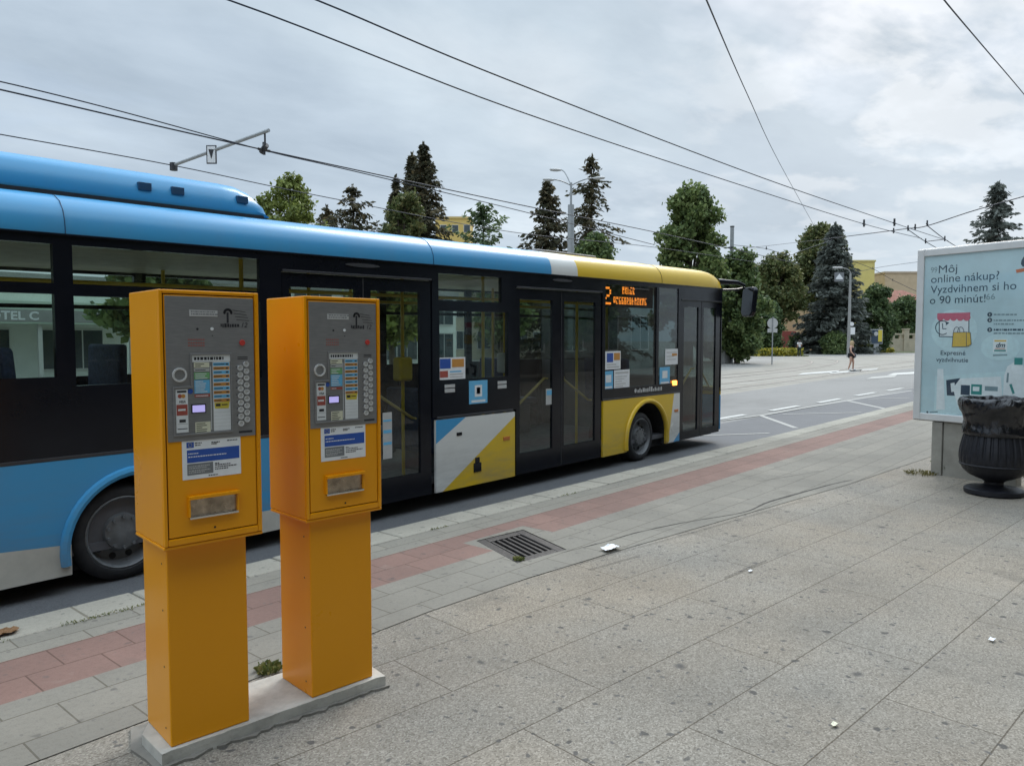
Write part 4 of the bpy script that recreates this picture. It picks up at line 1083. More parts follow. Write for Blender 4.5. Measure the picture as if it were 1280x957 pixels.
# headline, four lines
lh = [(1171, 341.5, 1194), (1162, 353.8, 1247), (1162, 366.8, 1269), (1160.5, 380, 1230)]
for txt, (x, y, xe) in zip(('Môj', 'online nákup?', 'Vyzdvihnem si ho', 'o 90 minút!'), lh): T(txt, x, y, .130, 1, 'LEFT', 0, x1=xe)
T('99', 1162, 341,   .095, 10, x1=1170); T('66', 1231, 374.5,   .095, 10, x1=1242)
def pd(x, y, r, m, c, ry=None, n=22):
    u, v = ap(x, y); b.disc(u, v, r, c, m, AF, n, 0, ry)
def prect(x0, y0, x1, y1, m, c):
    u0, v1 = ap(x0, y0); u1, v0 = ap(x1, y1); b.quad(u0, u1, v0, v1, c, m, AF)
def pline(pts, w, m, c):
    q = [ap(*p) for p in pts]
    for (u0, v0), (u1, v1) in zip(q[:-1], q[1:]):
        d = np.array([u1 - u0, v1 - v0]); L = np.linalg.norm(d) + 1e-9; nn = np.array([-d[1], d[0]]) / L * w / 2
        b.add([AF(u0 + nn[0], v0 + nn[1], c), AF(u1 + nn[0], v1 + nn[1], c), AF(u1 - nn[0], v1 - nn[1], c), AF(u0 - nn[0], v0 - nn[1], c)], [(0, 1, 2, 3)], m)
# shop front pictogram with clock and bag
pd(1191, 413, .26, 8, PZ + .0002, .24)
prect(1173, 398, 1210, 420.5, 2, PZ + .0006); pline([(1173, 400), (1173, 420.5), (1196, 421), (1210, 421), (1210, 398)], .010, 1, PZ + .001)
prect(1170.5, 391.5, 1211.5, 396.5, 3, PZ + .0012)
for k in range(5): pd(1174.6 + 8.2 * k, 396.6, .040, 3, PZ + .0014 + .0001 * k); pd(1174.6 + 8.2 * k, 396.2, .024, 11, PZ + .002)
ck = [(1177 + 8.6 * math.cos(t), 409.5 - 8.6 * math.sin(t)) for t in np.linspace(.9, 2 * math.pi - .9, 18)]
pline(ck, .010, 1, PZ + .002); pline([(1177, 404), (1177.4, 411), (1182, 410.8)], .009, 1, PZ + .002)
pts = [ap(1181, 402), ap(1185.5, 403.2), ap(1181.5, 406.5)]; b.poly(pts, PZ + .002, 1, AF)
b.poly([ap(1190.5, 415.5), ap(1210, 415), ap(1210.5, 433), ap(1189, 433.5)], PZ + .003, 4, AF); b.poly([ap(1207, 415), ap(1212, 415.5), ap(1213, 430.5), ap(1209, 433.2)], PZ + .0034, 4, AF)
pline([(1190.5, 415.5), (1207, 415), (1207, 433.2), (1189, 433.5), (1190.5, 415.5)], .006, 1, PZ + .004); pline([(1207, 415), (1212, 415.5), (1213, 430.5), (1207, 433.2)], .006, 1, PZ + .004)
for dx in (0, 5): pline([(1195 + dx + 4.0 * math.cos(t), 415.5 - 7 * math.sin(t)) for t in np.linspace(0, math.pi, 9)], .006, 1, PZ + .0045)
T('Expresné', 1174, 443.4, .072, 1, 'LEFT', .0006, x1=1205); T('vyzdvihnutie', 1169, 451.8, .072, 1, 'LEFT', .0006, x1=1209)
# numbered steps with small print
for k, y in enumerate((393, 400, 412)):
    pd(1236, y, .026, 1, PZ + .0006, None, 14); T(str(k + 1), 1236, y + 1.4, .034, 2, 'CENTER', .0006, 0, 1, PZ + .0012)
for y, x0, x1, w in ((393, 1241, 1270, .016), (400.2, 1241, 1279, .016), (404.8, 1241, 1266, .016), (412, 1241, 1278, .020), (416.5, 1241, 1279, .016)):
    x_ = x0
    while x_ < x1:
        L = random.uniform(1.2, 5); pline([(x_, y), (min(x_ + L, x1), y)], w, 10 if w < .02 else 1, PZ + .0006); x_ += L + 1
# app tile
pd(1249, 434, .20, 8, PZ + .0002, .15); u, v = ap(1249, 432)
b.box((u - .072, v - .072, PZ), (u + .072, v + .072, PZ + .001), 2, AF); b.quad(u - .06, u + .06, v + .045, v + .062, PZ + .0014, 4, AF); b.quad(u - .06, u + .06, v - .062, v - .045, PZ + .0014, 6, AF)
b.text('dm', u, v - .018, .075, PZ + .0018, 1, AF, 'CENTER', .3, .002); b.quad(u - .05, u + .05, v - .036, v - .029, PZ + .002, 7, AF)
pline([(1240, 444), (1258, 443.5)], .016, 10, PZ + .0006)
# big logo running off at the top right
T('dm', 1271.5, 334, .30, 1, 'LEFT', .004, .3, 1.0, PZ + .001)
uq = [ap(1268.5, 337), ap(1284, 334), ap(1292, 335), ap(1284, 338.5), ap(1269.5, 341)]; b.poly(uq, PZ + .0006, 7, AF)
# parcels and bottle
b.poly([ap(1166, 523), ap(1168, 470), ap(1286, 462), ap(1290, 500)], PZ + .0001, 8, AF)
b.poly([ap(1170.5, 461), ap(1178, 461), ap(1180, 512), ap(1169, 512)], PZ + .0004, 2, AF)
b.poly([ap(1181.5, 475), ap(1199, 472.5), ap(1199.5, 495), ap(1182.5, 494)], PZ + .0008, 5, AF); b.poly([ap(1187, 479), ap(1192, 478), ap(1193, 489), ap(1188, 490)], PZ + .0012, 2, AF)
b.poly([ap(1190, 485), ap(1199, 473), ap(1250, 470.5), ap(1252, 500), ap(1196, 508)], PZ + .0010, 2, AF)
prect(1200, 481, 1211, 494, 5, PZ + .0014); prect(1213, 480, 1226, 493.5, 6, PZ + .0014); prect(1230, 482.5, 1246, 489, 9, PZ + .0014); prect(1215, 483, 1223, 489, 2, PZ + .0016)
b.poly([ap(1252, 505), ap(1254, 470), ap(1258, 458), ap(1267, 452), ap(1276, 453), ap(1280, 462), ap(1283, 505)], PZ + .0018, 2, AF)
prect(1267, 447, 1277, 456, 6, PZ + .0022); pline([(1259, 466), (1258, 478)], .02, 9, PZ + .0022); pline([(1262, 480), (1266, 492)], .025, 6, PZ + .0022)
pd(1158, 515, .012, 1, PZ + .001); pline([(1161, 515), (1171, 514.6)], .014, 10, PZ + .001)
b.build('poster', [M_poster, M_ptext, M_pwhite, M_ppink, M_pbag, M_pnavy, M_pteal, M_porange, M_pglow, M_pgrey, M_pgrey, M_ppink], adv, recalc=False)
b = MB(); b.quad(fr_, AW - fr_, fr_, AH - fr_, -.010, 0, AF); b.build('poster_cover', M_cover, adv, recalc=False)
b = MB(); b.box((.225, -.66, -.15), (.345, -.014, -.02), 0, AF); b.build('leg', M_post, adv, bevel=.006)
b = MB(); b.box((1.03, -.66, -.15), (1.15, -.014, -.02), 0, AF); b.build('leg', M_post, adv, bevel=.006)
b = MB(); b.box((.352, -.66, -.13), (1.024, -.014, -.04), 0, AF); b.build('plinth_panel', M_post, adv, bevel=.004)
b = MB(); b.disc(.60, -.06, .018, -.036, 0, AF, 14, .006); b.build('plinth_bolt', M_dark, adv)
for (x, y, n_, r_, hh, lb) in ((1150, 592, 260, .17, .06, 'dry grass tuft by the road side foot of the advertising panel'), (1190, 592, 170, .16, .22, 'tall green weed against the plinth of the advertising panel'),
                             (1276, 593, 90, .12, .18, 'green weed behind the black urn shaped bin')):
    q = G(x, y); leaf_tuft('weed', (q[0], q[1], 0), n_, r_, hh, L_dry if 'dry' in lb else L_weed, lb, 'weed', 'weeds in the paving', .10 if 'dry' not in lb else .03)

# ------------------------------------------------------------------ litter bin
BC = G(1242, 616.5)
bn = thing('litter_bin', (BC[0], BC[1], 0), 'black cast iron urn shaped litter bin in front of the poster panel', 'litter bin')
prof = [(.0, .0), (.262, .0), (.272, .012), (.272, .050), (.255, .062), (.17, .070), (.112, .084), (.090, .105), (.088, .125), (.112, .145), (.17, .166), (.235, .198), (.288, .248), (.316, .305), (.327, .365), (.328, .42), (.321, .48), (.306, .55), (.291, .61), (.283, .66), (.282, .72), (.288, .80), (.292, .87), (.28, .875), (.265, .80), (.262, .5), (.0, .46)]
def flute(r, z, t, i):
    if .31 < z < .70 and r > .27: return (r - .012 * max(0, math.sin(t * 30)) , z)
    return (r, z)
b = MB(); b.lathe(prof, BC, 0, 180, None, flute); b.build('urn', M_iron, bn, smooth=True)
b = MB()
b.lathe([(.316, .296), (.324, .303), (.325, .312), (.318, .319)], BC, 0, 64); b.build('urn_band', M_iron, bn, smooth=True)
# liner folded over the rim
from mathutils import noise as mnoise
def crumple(r, z, t, i):
    q = Vector((math.cos(t) * .34, math.sin(t) * .34, z + i * .012)); f = lbf[i]
    ridge = lambda k, o: 1 - 2 * abs(mnoise.noise(q * k + Vector((o, o * 2, 0))))
    d = .013 * ridge(4.5, 3) + .009 * ridge(11, 8) + .004 * ridge(26, 1)
    zz = .016 * mnoise.noise(q * 4.2 + Vector((9, 4, 0))) + .010 * ridge(9, 5)
    return (r + f * d - .012 * f, z + f * zz * (1 if i > 1 else .8))
lp = [(.300, .615), (.308, .635), (.306, .66), (.300, .685), (.296, .71), (.295, .735), (.297, .76), (.301, .785), (.307, .81), (.314, .83), (.321, .85), (.328, .87), (.334, .89), (.339, .91), (.342, .93), (.341, .95), (.335, .968), (.324, .982), (.310, .99), (.296, .985), (.284, .965), (.274, .93), (.262, .88), (.25, .82), (.20, .72), (.0, .68)]
lbf = [.5, .7, .7, .75, .8, .85, .9, 1.0, 1.05, 1.1, 1.15, 1.2, 1.25, 1.3, 1.3, 1.3, 1.3, 1.25, 1.2, 1.2, 1.1, 1, 1, .9, .6, 0]
b = MB(); b.lathe(lp, BC, 0, 220, None, crumple)
tag(b.build('bin_bag', M_bag, smooth=True, origin=(BC[0], BC[1], .74)), 'crumpled black plastic bag folded over the rim of the urn bin', 'bin bag')

# crumpled paper and small litter
def paper(name, c, s, label, mat):
    n_ = 9; b = MB(); r3 = np.random.default_rng(int(c[0] * 100)); z = r3.uniform(0, 1, (n_, n_))
    for i in range(n_):
        for j in range(n_):
            u, v = i / (n_ - 1) - .5, j / (n_ - 1) - .5
            b.v.append((c[0] + s * (u * 1.25 + v * .25 + .05 * math.sin(9 * v)), c[1] + s * (v * .72 - u * .15), .004 + s * (.10 * z[i, j] + .10 * abs(math.sin(3.1 * u + 1)) + .16 * abs(v) * abs(v) * 3 * (r3.uniform() if 0 else .5))))
    for i in range(n_ - 1):
        for j in range(n_ - 1): b.f.append([i * n_ + j, (i + 1) * n_ + j, (i + 1) * n_ + j + 1, i * n_ + j + 1]); b.m.append(0)
    return tag(b.build(name, mat, recalc=False), label, 'litter', 'litter on the pavement')
M_tissue = simple('tissue', (.78, .79, .82), .9)
paper('paper_scrap', G(763, 687), .125, 'crumpled white tissue lying on the pavement beyond the drain grate', M_tissue)
paper('paper_scrap', G(938, 714), .030, 'tiny white scrap on the open slabs between tissue and bin', M_tissue)
paper('paper_scrap', G(1240, 800), .035, 'tiny white scrap on the slabs below the bin', M_tissue)
paper('cigarette_end', G(1043, 906), .028, 'pale cigarette end in a slab joint near the bottom edge', M_cream)
paper('dry_leaf', G(4, 794), .11, 'brown dry leaf on the kerb beside the rear wheel', simple('dry_leaf', (.20, .11, .05), .9))

# ------------------------------------------------------------------ buildings across the square
M_wcream = simple('render_cream', (.52, .47, .36), .9, 0, .08, 1.5); M_wyel = simple('render_yellow', (.58, .50, .17), .9, 0, .06, 1.0); M_wpeach = simple('render_peach', (.50, .34, .20), .9, 0, .1, 1.0)
M_wbeige = simple('render_beige', (.46, .36, .24), .9, 0, .08, 1.2); M_wwhite = simple('render_white', (.70, .73, .68), .9, 0, .08, 1.2); M_wgreen = simple('canopy_pale_green', (.50, .60, .50), .6, 0, .06, 1)
M_wgrey = simple('render_grey', (.30, .30, .29), .9, 0, .1, 1.0)
M_roofred = simple('roof_tiles_red', (.22, .085, .055), .85, 0, .2, 2.0, .5, 8)
M_winf = simple('window_frame_white', (.55, .55, .53), .5)
M_wing = simple('window_glass_dark', (.05, .065, .07), .06, 0, .3, .6)
M_door = simple('door_red', (.24, .05, .04), .6)
M_stone = simple('garden_wall_stone', (.42, .36, .27), .9, 0, .15, 1.5, .4, 9)

def facing(px0, px1, depth, z0=ROAD):
    """frame of a front that looks at the camera, spanning two picture columns at a distance"""
    a, c = AT(px0, HOR, depth), AT(px1, HOR, depth); a[2] = c[2] = z0
    u = (c - a); w = np.linalg.norm(u); u /= w; n = np.array([u[1], -u[0], 0.0])
    if np.dot(n, a) > 0: n = -n
    return Fr(a, u, (0, 0, 1), n), w
def hgt(y, depth): return EYE + (HOR - y) / F * depth - ROAD
def block(name, label, cat, f, w, h, deep, mat, wins=(), roof=None, rh=0.0, extra=None, roofmat=None, group=None):
    t = thing(name, f(w / 2, 0, -deep / 2), label, cat, group)
    b = MB(); b.box((0, 0, -deep), (w, h, 0), 0, f); b.build('wall', mat, t)
    if roof == 'flat':
        b = MB(); b.box((-.15, h, -deep - .15), (w + .15, h + .35, .15), 0, f); b.build('roof', roofmat or M_wgrey, t)
    elif roof == 'hip':
        b = MB(); e = .4; p = [f(-e, h, e), f(w + e, h, e), f(w + e, h, -deep - e), f(-e, h, -deep - e), f(deep * .35, h + rh, -deep / 2), f(w - deep * .35, h + rh, -deep / 2)]
        b.add(p, [(0, 1, 5, 4), (1, 2, 5), (2, 3, 4, 5), (3, 0, 4), (0, 3, 2, 1)]); b.build('roof', roofmat or M_roofred, t)
    for (a, z, ww, hh) in wins:
        b = MB(); b.box((a, z, -.08), (a + ww, z + hh, .05), 0, f); wn_ = b.build('window', M_winf, t)
        b = MB()
        k = max(1, round(ww / .9))
        for i in range(k):
            x0 = a + .07 + (ww - .07) * i / k; b.quad(x0, a + ww * (i + 1) / k - .03, z + .07, z + hh - .07, .054, 0, f)
        b.build('pane', M_wing, wn_, recalc=False)
    if extra: extra(t, f)
    return t
def grid(a0, z0, ww, hh, dx, dz, nx, nz): return [(a0 + i * dx, z0 + j * dz, ww, hh) for i in range(nx) for j in range(nz)]

# low hotel pavilion seen through the rear windows of the bus
fh = Fr((-14, 34, ROAD), (1, 0, 0), (0, 0, 1), (0, -1, 0))
def hotel_extra(t, f):
    b = MB(); b.box((-.2, 2.35, 0), (28.2, 3.2, 1.4), 0, f); cn = b.build('canopy', M_wgreen, t)
    b = MB()
    for k in range(9): b.box((.4 + k * 3.4, 0, 1.1), (.55 + k * 3.4, 2.35, 1.25), 0, f)
    b.build('canopy_post', M_winf, t)
    b = MB(); b.box((12, 2.42, 1.4), (28, 2.88, 1.42), 0, f); b.build('sign_band', M_wgrey, cn)
    b = MB(); b.text('US HOTEL C', 21.5, 2.50, .44, 1.43, 0, f, 'LEFT', 0, .012, 1.1); b.build('sign_lettering', M_white, cn, recalc=False)
block('hotel_pavilion', 'low white hotel pavilion with pale green lettered canopy seen through the bus windows', 'building', fh, 28, 4.0, 9, M_wwhite, grid(.8, .5, 2.4, 1.7, 3.4, 9, 8, 1), 'flat', extra=hotel_extra)
fs2 = Fr((17, 37, ROAD), (1, 0, 0), (0, 0, 1), (0, -1, 0))
block('shop_building', 'pale two storey shop building seen through the middle windows of the bus', 'building', fs2, 20, 4.6, 9, M_wwhite, grid(.6, .4, 2.6, 1.8, 3.3, 2.3, 6, 2), 'flat')
fs3 = Fr((40, 46, ROAD), (1, 0, 0), (0, 0, 1), (0, -1, 0))
block('office_building', 'long cream building seen through the front doors of the bus', 'building', fs3, 24, 6.4, 9, M_wcream, grid(.8, .9, 1.7, 1.6, 2.6, 2.7, 9, 2), 'hip', 1.2)

f, w = facing(545, 588, 130); block('apartment_block', 'yellow ochre apartment block top showing above the bus roof behind the spruces', 'building', f, w, hgt(275, 130), 10, simple('render_ochre', (.58, .42, .13), .9, 0, .06, 1), grid(.8, hgt(292, 130), 1.1, 1.3, 2.0, 3, 3, 1), 'flat', roofmat=simple('parapet_ochre', (.52, .38, .14), .9))
f, w = facing(1036, 1091, 150); block('apartment_block', 'tall plain lemon yellow block rising behind the blue spruce', 'building', f, w, hgt(328, 150), 12, M_wyel, (), 'flat', roofmat=simple('parapet_yellow', (.50, .43, .17), .9))
f, w = facing(1104, 1160, 155); block('apartment_block', 'sand coloured flat roofed block beyond the red roofed house', 'building', f, w, hgt(342, 155), 12, M_wbeige, (), 'flat', roofmat=simple('parapet_sand', (.42, .34, .25), .9))
f, w = facing(1099, 1165, 135); block('house', 'low house with a red tiled roof beside the advertising panel', 'house', f, w, hgt(378, 135), 9, M_wcream, grid(1.2, 1.1, 1.0, 1.5, 2.0, 3, 4, 1), 'hip', hgt(361, 135) - hgt(378, 135))
f, w = facing(938, 985, 140); block('apartment_block', 'cream block with pale windows between the broad tree and the spruce', 'building', f, w, hgt(334, 140), 10, M_wcream, grid(.7, hgt(349, 140), .9, 1.5, 1.5, 3.2, 4, 1) + grid(.7, hgt(372, 140), .9, 1.5, 1.5, 3.2, 4, 1), 'flat', roofmat=simple('eaves_brown', (.30, .20, .15), .9))
def house_extra(t, f):
    b = MB(); b.box((1.4, 0, .02), (3.5, 3.0, .9), 0, f); b.build('porch', M_door, t)
    for a in (4.6, 6.6): b = MB(); b.box((a, 0, 0), (a + .9, 2.1, .06), 0, f); b.build('door', M_dark, t)
    b = MB(); b.box((.2, 1.5, .1), (1.2, 3.4, .2), 0, f); b.build('notice_board', M_white, t)
f, w = facing(964, 1040, 118); block('house', 'peach coloured house with a red porch under the trees', 'house', f, w, hgt(372, 118), 9, M_wpeach, grid(5.2, 3.0, 1.3, 1.7, 2.2, 3, 2, 1), 'hip', 2.5, house_extra)
# garden wall with openings along its top
f, w = facing(1056, 1170, 106)
gw = thing('garden_wall', f(w / 2, 0, -.2), 'pale garden wall with square openings beside the advertising panel', 'wall')
b = MB(); hw = hgt(423, 106)
b.box((0, 0, -.3), (w, hw, 0), 0, f); n_ = 13
for i in range(n_ + 1): x_ = (w - .3) * i / n_; b.box((x_, hw, -.28), (x_ + .3, hw + .5, -.02), 0, f)
b.box((-.05, hw + .5, -.34), (w + .05, hw + .72, .04), 0, f); b.build('wall', M_stone, gw)
for a in (3.1, 8.2):
    b = MB(); b.box((a, 0, -.45), (a + .7, hw + 1.25, .15), 0, f); b.box((a - .08, hw + 1.25, -.53), (a + .78, hw + 1.4, .23), 0, f); b.build('pier', M_stone, gw)
# unseen tall block added to shade the machine fronts, mirrored with trees in bus windows
fb = Fr((38, -10.5, 0), (-1, 0, 0), (0, 0, 1), (0, 1, 0))
block('office_building', 'unseen dark brick block added behind the camera to shade the ticket machine fronts', 'building', fb, 66, 20, 10, simple('shade_block_brick', (.13, .11, .095), .9, 0, .15, 1.2), grid(1, 1, 1.8, 1.9, 3.1, 3.3, 20, 6), 'flat')

# ------------------------------------------------------------------ trees
def leaf_quads(cen, nrm_rand, size, elong=1.5, droop=0.0, dirs=None):
    """one small four-cornered leaf per centre, as arrays of vertices"""
    n = len(cen)
    d = rng.normal(size=(n, 3)) if dirs is None else dirs + rng.normal(size=(n, 3)) * nrm_rand
    d[:, 2] -= droop; d /= np.linalg.norm(d, axis=1)[:, None] + 1e-9
    w = np.cross(d, rng.normal(size=(n, 3))); w /= np.linalg.norm(w, axis=1)[:, None] + 1e-9
    s = size * rng.uniform(.6, 1.35, (n, 1)); L = d * s * elong * .5; Wv = w * s * .5
    return np.stack([cen - L, cen - Wv + L * .15, cen + L, cen + Wv + L * .15], axis=1).reshape(-1, 3)
def quad_mesh(name, v, mat, parent):
    org = ORG[parent.name]; n = len(v) // 4
    me = bpy.data.meshes.new(name); me.vertices.add(len(v)); me.vertices.foreach_set('co', (v - org).astype(np.float32).ravel())
    me.loops.add(4 * n); me.loops.foreach_set('vertex_index', np.arange(4 * n, dtype=np.int32)); me.polygons.add(n)
    me.polygons.foreach_set('loop_start', np.arange(0, 4 * n, 4, dtype=np.int32)); me.update(calc_edges=True); me.validate()
    me.materials.append(mat); o = bpy.data.objects.new(name, me); COL.objects.link(o); o.parent = parent; ORG[o.name] = org; return o

def broad_tree(px, depth, ytop, halfw_px, label, mat, crown_lo=.22, dens=1.0, leaf=.30, z0=ROAD, shape=1.0, lean=0.0, group='trees round the square', base=None, airy=0.0, cat='tree', name='broadleaf_tree'):
    p = AT(px, HOR, depth) if base is None else np.array(base, float); p[2] = z0
    Ht = hgt(ytop, depth) if base is None else ytop; Rw = halfw_px / F * depth if base is None else halfw_px
    t = thing(name, p, label, cat, group)
    b = MB(); r0 = max(.12, Ht * .022)
    b.tube([p + np.array([0, 0, -.1]), p + np.array([.03 * Ht * lean, 0, Ht * .25]), p + np.array([.05 * Ht * lean, .01 * Ht, Ht * .55]), p + np.array([.03 * lean * Ht, 0, Ht * .86])], [r0 * 1.25, r0, r0 * .62, r0 * .18], 0, 9)
    lobes = []; nl = int(64 * (1 if Rw < 4 else 1.3)); zc, zh = Ht * (1 + crown_lo) / 2, Ht * (1 - crown_lo) / 2
    for i in range(nl):
        zt = -1 + 2 * (i + rng.uniform(0, 1)) / nl; rr = (1 - abs(zt) ** (2.4 if zt > 0 else 6)) ** .5 * (1 - .18 * max(zt, 0) * shape); a = i * 2.39996 + rng.normal(0, .5); q = rng.uniform(.15, 1) ** .5
        c = p + np.array([math.cos(a) * rr * q * Rw * (jt := rng.uniform(.62, .98)), math.sin(a) * rr * q * Rw * jt, zc + zt * zh * rng.uniform(.82, .95)]); lobes.append((c, Rw * rng.uniform(.13, .34)))
        if i % 3 == 0: b.tube([p + np.array([0, 0, max(Ht * .16, (c[2] - p[2]) * .55)]), (p + np.array([0, 0, c[2] - p[2]]) + c) / 2, c], [r0 * .42, r0 * .28, r0 * .08], 0, 5)
    b.build('trunk', M_bark, t, smooth=True)
    cen = []; leaf *= .70
    for c, r in lobes:
        n = int(dens * 250 * (r / .9) ** 1.6 / (leaf / .3) ** 1.5) + 40
        d = rng.normal(size=(n, 3)); d /= np.linalg.norm(d, axis=1)[:, None]; k = rng.uniform(0, 1, (n, 1)) ** (.45 + airy)
        # twigs: leaves gather in small sprays with gaps between them
        tw = c + d * k * r * np.array([1.05, 1.05, .78]); spray = rng.integers(0, max(6, n // 9), n); off = rng.normal(size=(max(6, n // 9), 3)); off /= np.linalg.norm(off, axis=1)[:, None]
        sp = c + off[spray] * (rng.uniform(.3, 1.12, (len(off), 1)) ** .6)[spray] * r * np.array([1.05, 1.05, .8])
        mixk = rng.uniform(0, 1, (n, 1)) < .65
        cen.append(np.where(mixk, sp + rng.normal(size=(n, 3)) * leaf * .75, tw + rng.normal(size=(n, 3)) * leaf * .3))
    cen = np.concatenate(cen)
    quad_mesh('crown', leaf_quads(cen, 1, leaf, 1.6), mat, t); return t

def spruce(px, depth, ytop, halfw_px, label, mat, yref=None, z0=ROAD, sparse=0.0, lo=.04, droop=.35, power=.9, seed=0, group='trees round the square', leaf=.34, tipbare=0.0, name='spruce_tree', whorl=.42, ragged=.25):
    p = AT(px, HOR, depth); p[2] = z0; Ht = hgt(ytop, depth); Rw = halfw_px / F * depth
    if yref: Rw /= ((yref - ytop) / (HOR + 1.76 * F / depth - ytop)) ** power
    t = thing(name, p, label, 'tree', group); r0 = Ht * .014
    b = MB(); b.tube([p + np.array([0, 0, -.1]), p + np.array([0, 0, Ht * .5]), p + np.array([.06, 0, Ht * .97])], [r0 * 1.3, r0 * .8, .03], 0, 8); b.build('trunk', M_bark, t, smooth=True)
    cen, dr = [], []
    z = Ht * lo
    while z < Ht * .985:
        f = 1 - z / Ht; nb = int(6 + 3 * f) if rng.uniform() > sparse * .4 else 4
        for i in range(nb):
            if rng.uniform() < sparse * .5: continue
            a = rng.uniform(0, 2 * math.pi); L = Rw * f ** power * rng.uniform(1 - ragged * 1.6, 1 + ragged * .5) + .12
            d = np.array([math.cos(a), math.sin(a), 0.0]); k = max(3, int(L / .32)); up0 = rng.uniform(-.05, .18) + .4 * (1 - f) ** 4
            side = np.array([-d[1], d[0], 0])
            for j in range(k):
                s = (j + .6) / k; q = p + np.array([0, 0, z]) + d * L * s + np.array([0, 0, L * (up0 * s - droop * s * s * .9 + .12 * s ** 4)])
                m = 4 + int(4 * (1 - sparse * .5))
                for _ in range(m):
                    cen.append(q + rng.normal(size=3) * np.array([.12, .12, .07]) + side * rng.normal() * .15 * L * (1 - s * .5) * (1 - sparse * .6) - np.array([0, 0, abs(rng.normal()) * .14]))
                    dr.append(d * .8 + side * rng.normal() * .6 + np.array([0, 0, -.25]))
        z += whorl * rng.uniform(.75, 1.25) * (1 + sparse * .35) * (.55 + .6 * f)
    for _ in range(14): cen.append(p + np.array([rng.normal() * .06, rng.normal() * .06, Ht * rng.uniform(.95, 1.0)])); dr.append(np.array([0, 0, 1.0]) + rng.normal(size=3) * .4)
    quad_mesh('crown', leaf_quads(np.array(cen), .35, leaf * .55, 2.8, .16, np.array(dr)), mat, t); return t

broad_tree(366, 62, 217, 41, 'light yellow green tree just beyond the end of the bus roof pod', L_lime, .34, .50, .30, airy=.25, shape=.2)
spruce(411, 80, 258, 11, 'smallest bare topped spruce next to the light yellow green tree', L_spruce, sparse=.5, yref=276)
spruce(443, 75, 233, 32, 'small ragged brown spruce with a crooked top over the bus roof', L_spruce, sparse=.55, ragged=.5, power=.8, yref=278)
spruce(497, 72, 222, 26, 'thin spiky spruce at the left of the tall dark spruce group', L_spruce, sparse=.3, power=1.15, yref=300)
spruce(516, 74, 195, 30, 'slender spruce rising close beside the tallest one', L_spruce, sparse=.25, power=1.1, yref=300)
spruce(531, 72, 182, 42, 'tallest dark brown spruce above the middle of the bus roof', L_spruce, sparse=.12, power=.95, ragged=.3, yref=300)
broad_tree(503, 66, 238, 34, 'dull green bushy tree growing in front of the tall spruces', L_brown, .15, .9, .28)
spruce(604, 70, 259, 34, 'low dark green pine with an open crown beside the ochre block', L_dark, sparse=.45, droop=-.15, power=.55, ragged=.5, name='pine_tree', whorl=.6, yref=300)
spruce(684, 68, 227, 33, 'brown spruce to the left of the three armed street lamp', L_spruce, sparse=.25, power=.95, ragged=.4, yref=300)
spruce(738, 66, 198, 40, 'tall gappy spruce with a hooked top behind the three armed lamp', L_spruce, sparse=.6, power=.72, ragged=.55, droop=.5, yref=300)
broad_tree(742, 62, 292, 44, 'low pale green shrubby tree under the gappy spruce', L_mid, .1, .8, .26, cat='tree')
broad_tree(861, 52, 233, 50, 'large dense green tree directly behind the yellow front of the bus', L_green, .10, 1.15, .28, shape=1.3)
broad_tree(922, 56, 312, 36, 'mid green tree beside the grey tram pole', L_mid, .03, 1.35, .28)
broad_tree(893, 60, 345, 36, 'dark green tree low behind the bus mirror', L_dark, .02, 1.2, .28)
broad_tree(972, 92, 322, 34, 'olive brown tree between the tram pole and the blue spruce', L_brown, .34, .9, .36)
broad_tree(945, 88, 372, 36, 'dark bushy tree behind the round road sign', L_dark, .0, 1.0, .34)
broad_tree(1024, 104, 282, 40, 'tall broad olive tree half hidden by the blue spruce', L_brown, .34, .62, .42, airy=.25, shape=.3)
spruce(1041, 94, 281, 56, 'wide blue spruce behind the lamp post with the square sign', L_blue, lo=.02, power=.78, droop=.3, leaf=.42, ragged=.2)
broad_tree(1093, 98, 356, 27, 'dark round tree behind the small distant poster stand', L_dark, .05, 1.1, .34)
broad_tree(1130, 113, 372, 27, 'dark tree rising behind the garden wall', L_dark, .05, 1.0, .34)
spruce(1241, 58, 231, 34, 'dark spruce above the top edge of the advertising panel', L_blue, sparse=.2, power=.95, leaf=.32, lo=.30, ragged=.35, yref=300)
for x, d, y, hwp, mt, lb in ((1000, 96, 420, 15, L_dark, 'dark low bush by the peach house'), (1044, 90, 419, 20, L_mid, 'spreading bush at the foot of the blue spruce'), (1078, 97, 424, 14, L_brown, 'brownish bush between lamp post and poster stand'),
                         (925, 84, 415, 22, L_dark, 'dark bush behind the flower bed near the tram pole')):
    broad_tree(x, d, y, hwp, lb, mt, .0, .9, .26, group='bushes round the square', cat='bush', name='bush')
for i, (x, y, hh, rr, mt, lb) in enumerate(((12.5, 27.5, 5.2, 1.7, L_mid, 'small street tree in front of the hotel pavilion behind the bus'), (22.0, 26.0, 5.4, 1.8, L_lime, 'bright green street tree seen through the middle door glass of the bus'), (35.0, 31.0, 5.6, 1.9, L_mid, 'small street tree before the cream building behind the bus front'), (6.5, -7.5, 8, 2.6, L_mid, 'street tree by the added block, opposite the ticket machines'), (15, -7.5, 9, 2.7, L_green, 'street tree by the added block, opposite the bus doors'), (25, -7.5, 8.5, 2.6, L_mid, 'street tree by the added block, opposite the bus front'), (-3, -7.5, 8.5, 2.6, L_green, 'street tree by the added block, opposite the bus rear'))):
    broad_tree(0, 0, hh, rr, lb, mt, .15 if y < 0 else .34, .8, .34, z0=0.0 if y < 0 else ROAD, base=(x, y, 0), group='street trees by the office' if y < 0 else 'street trees behind the bus')
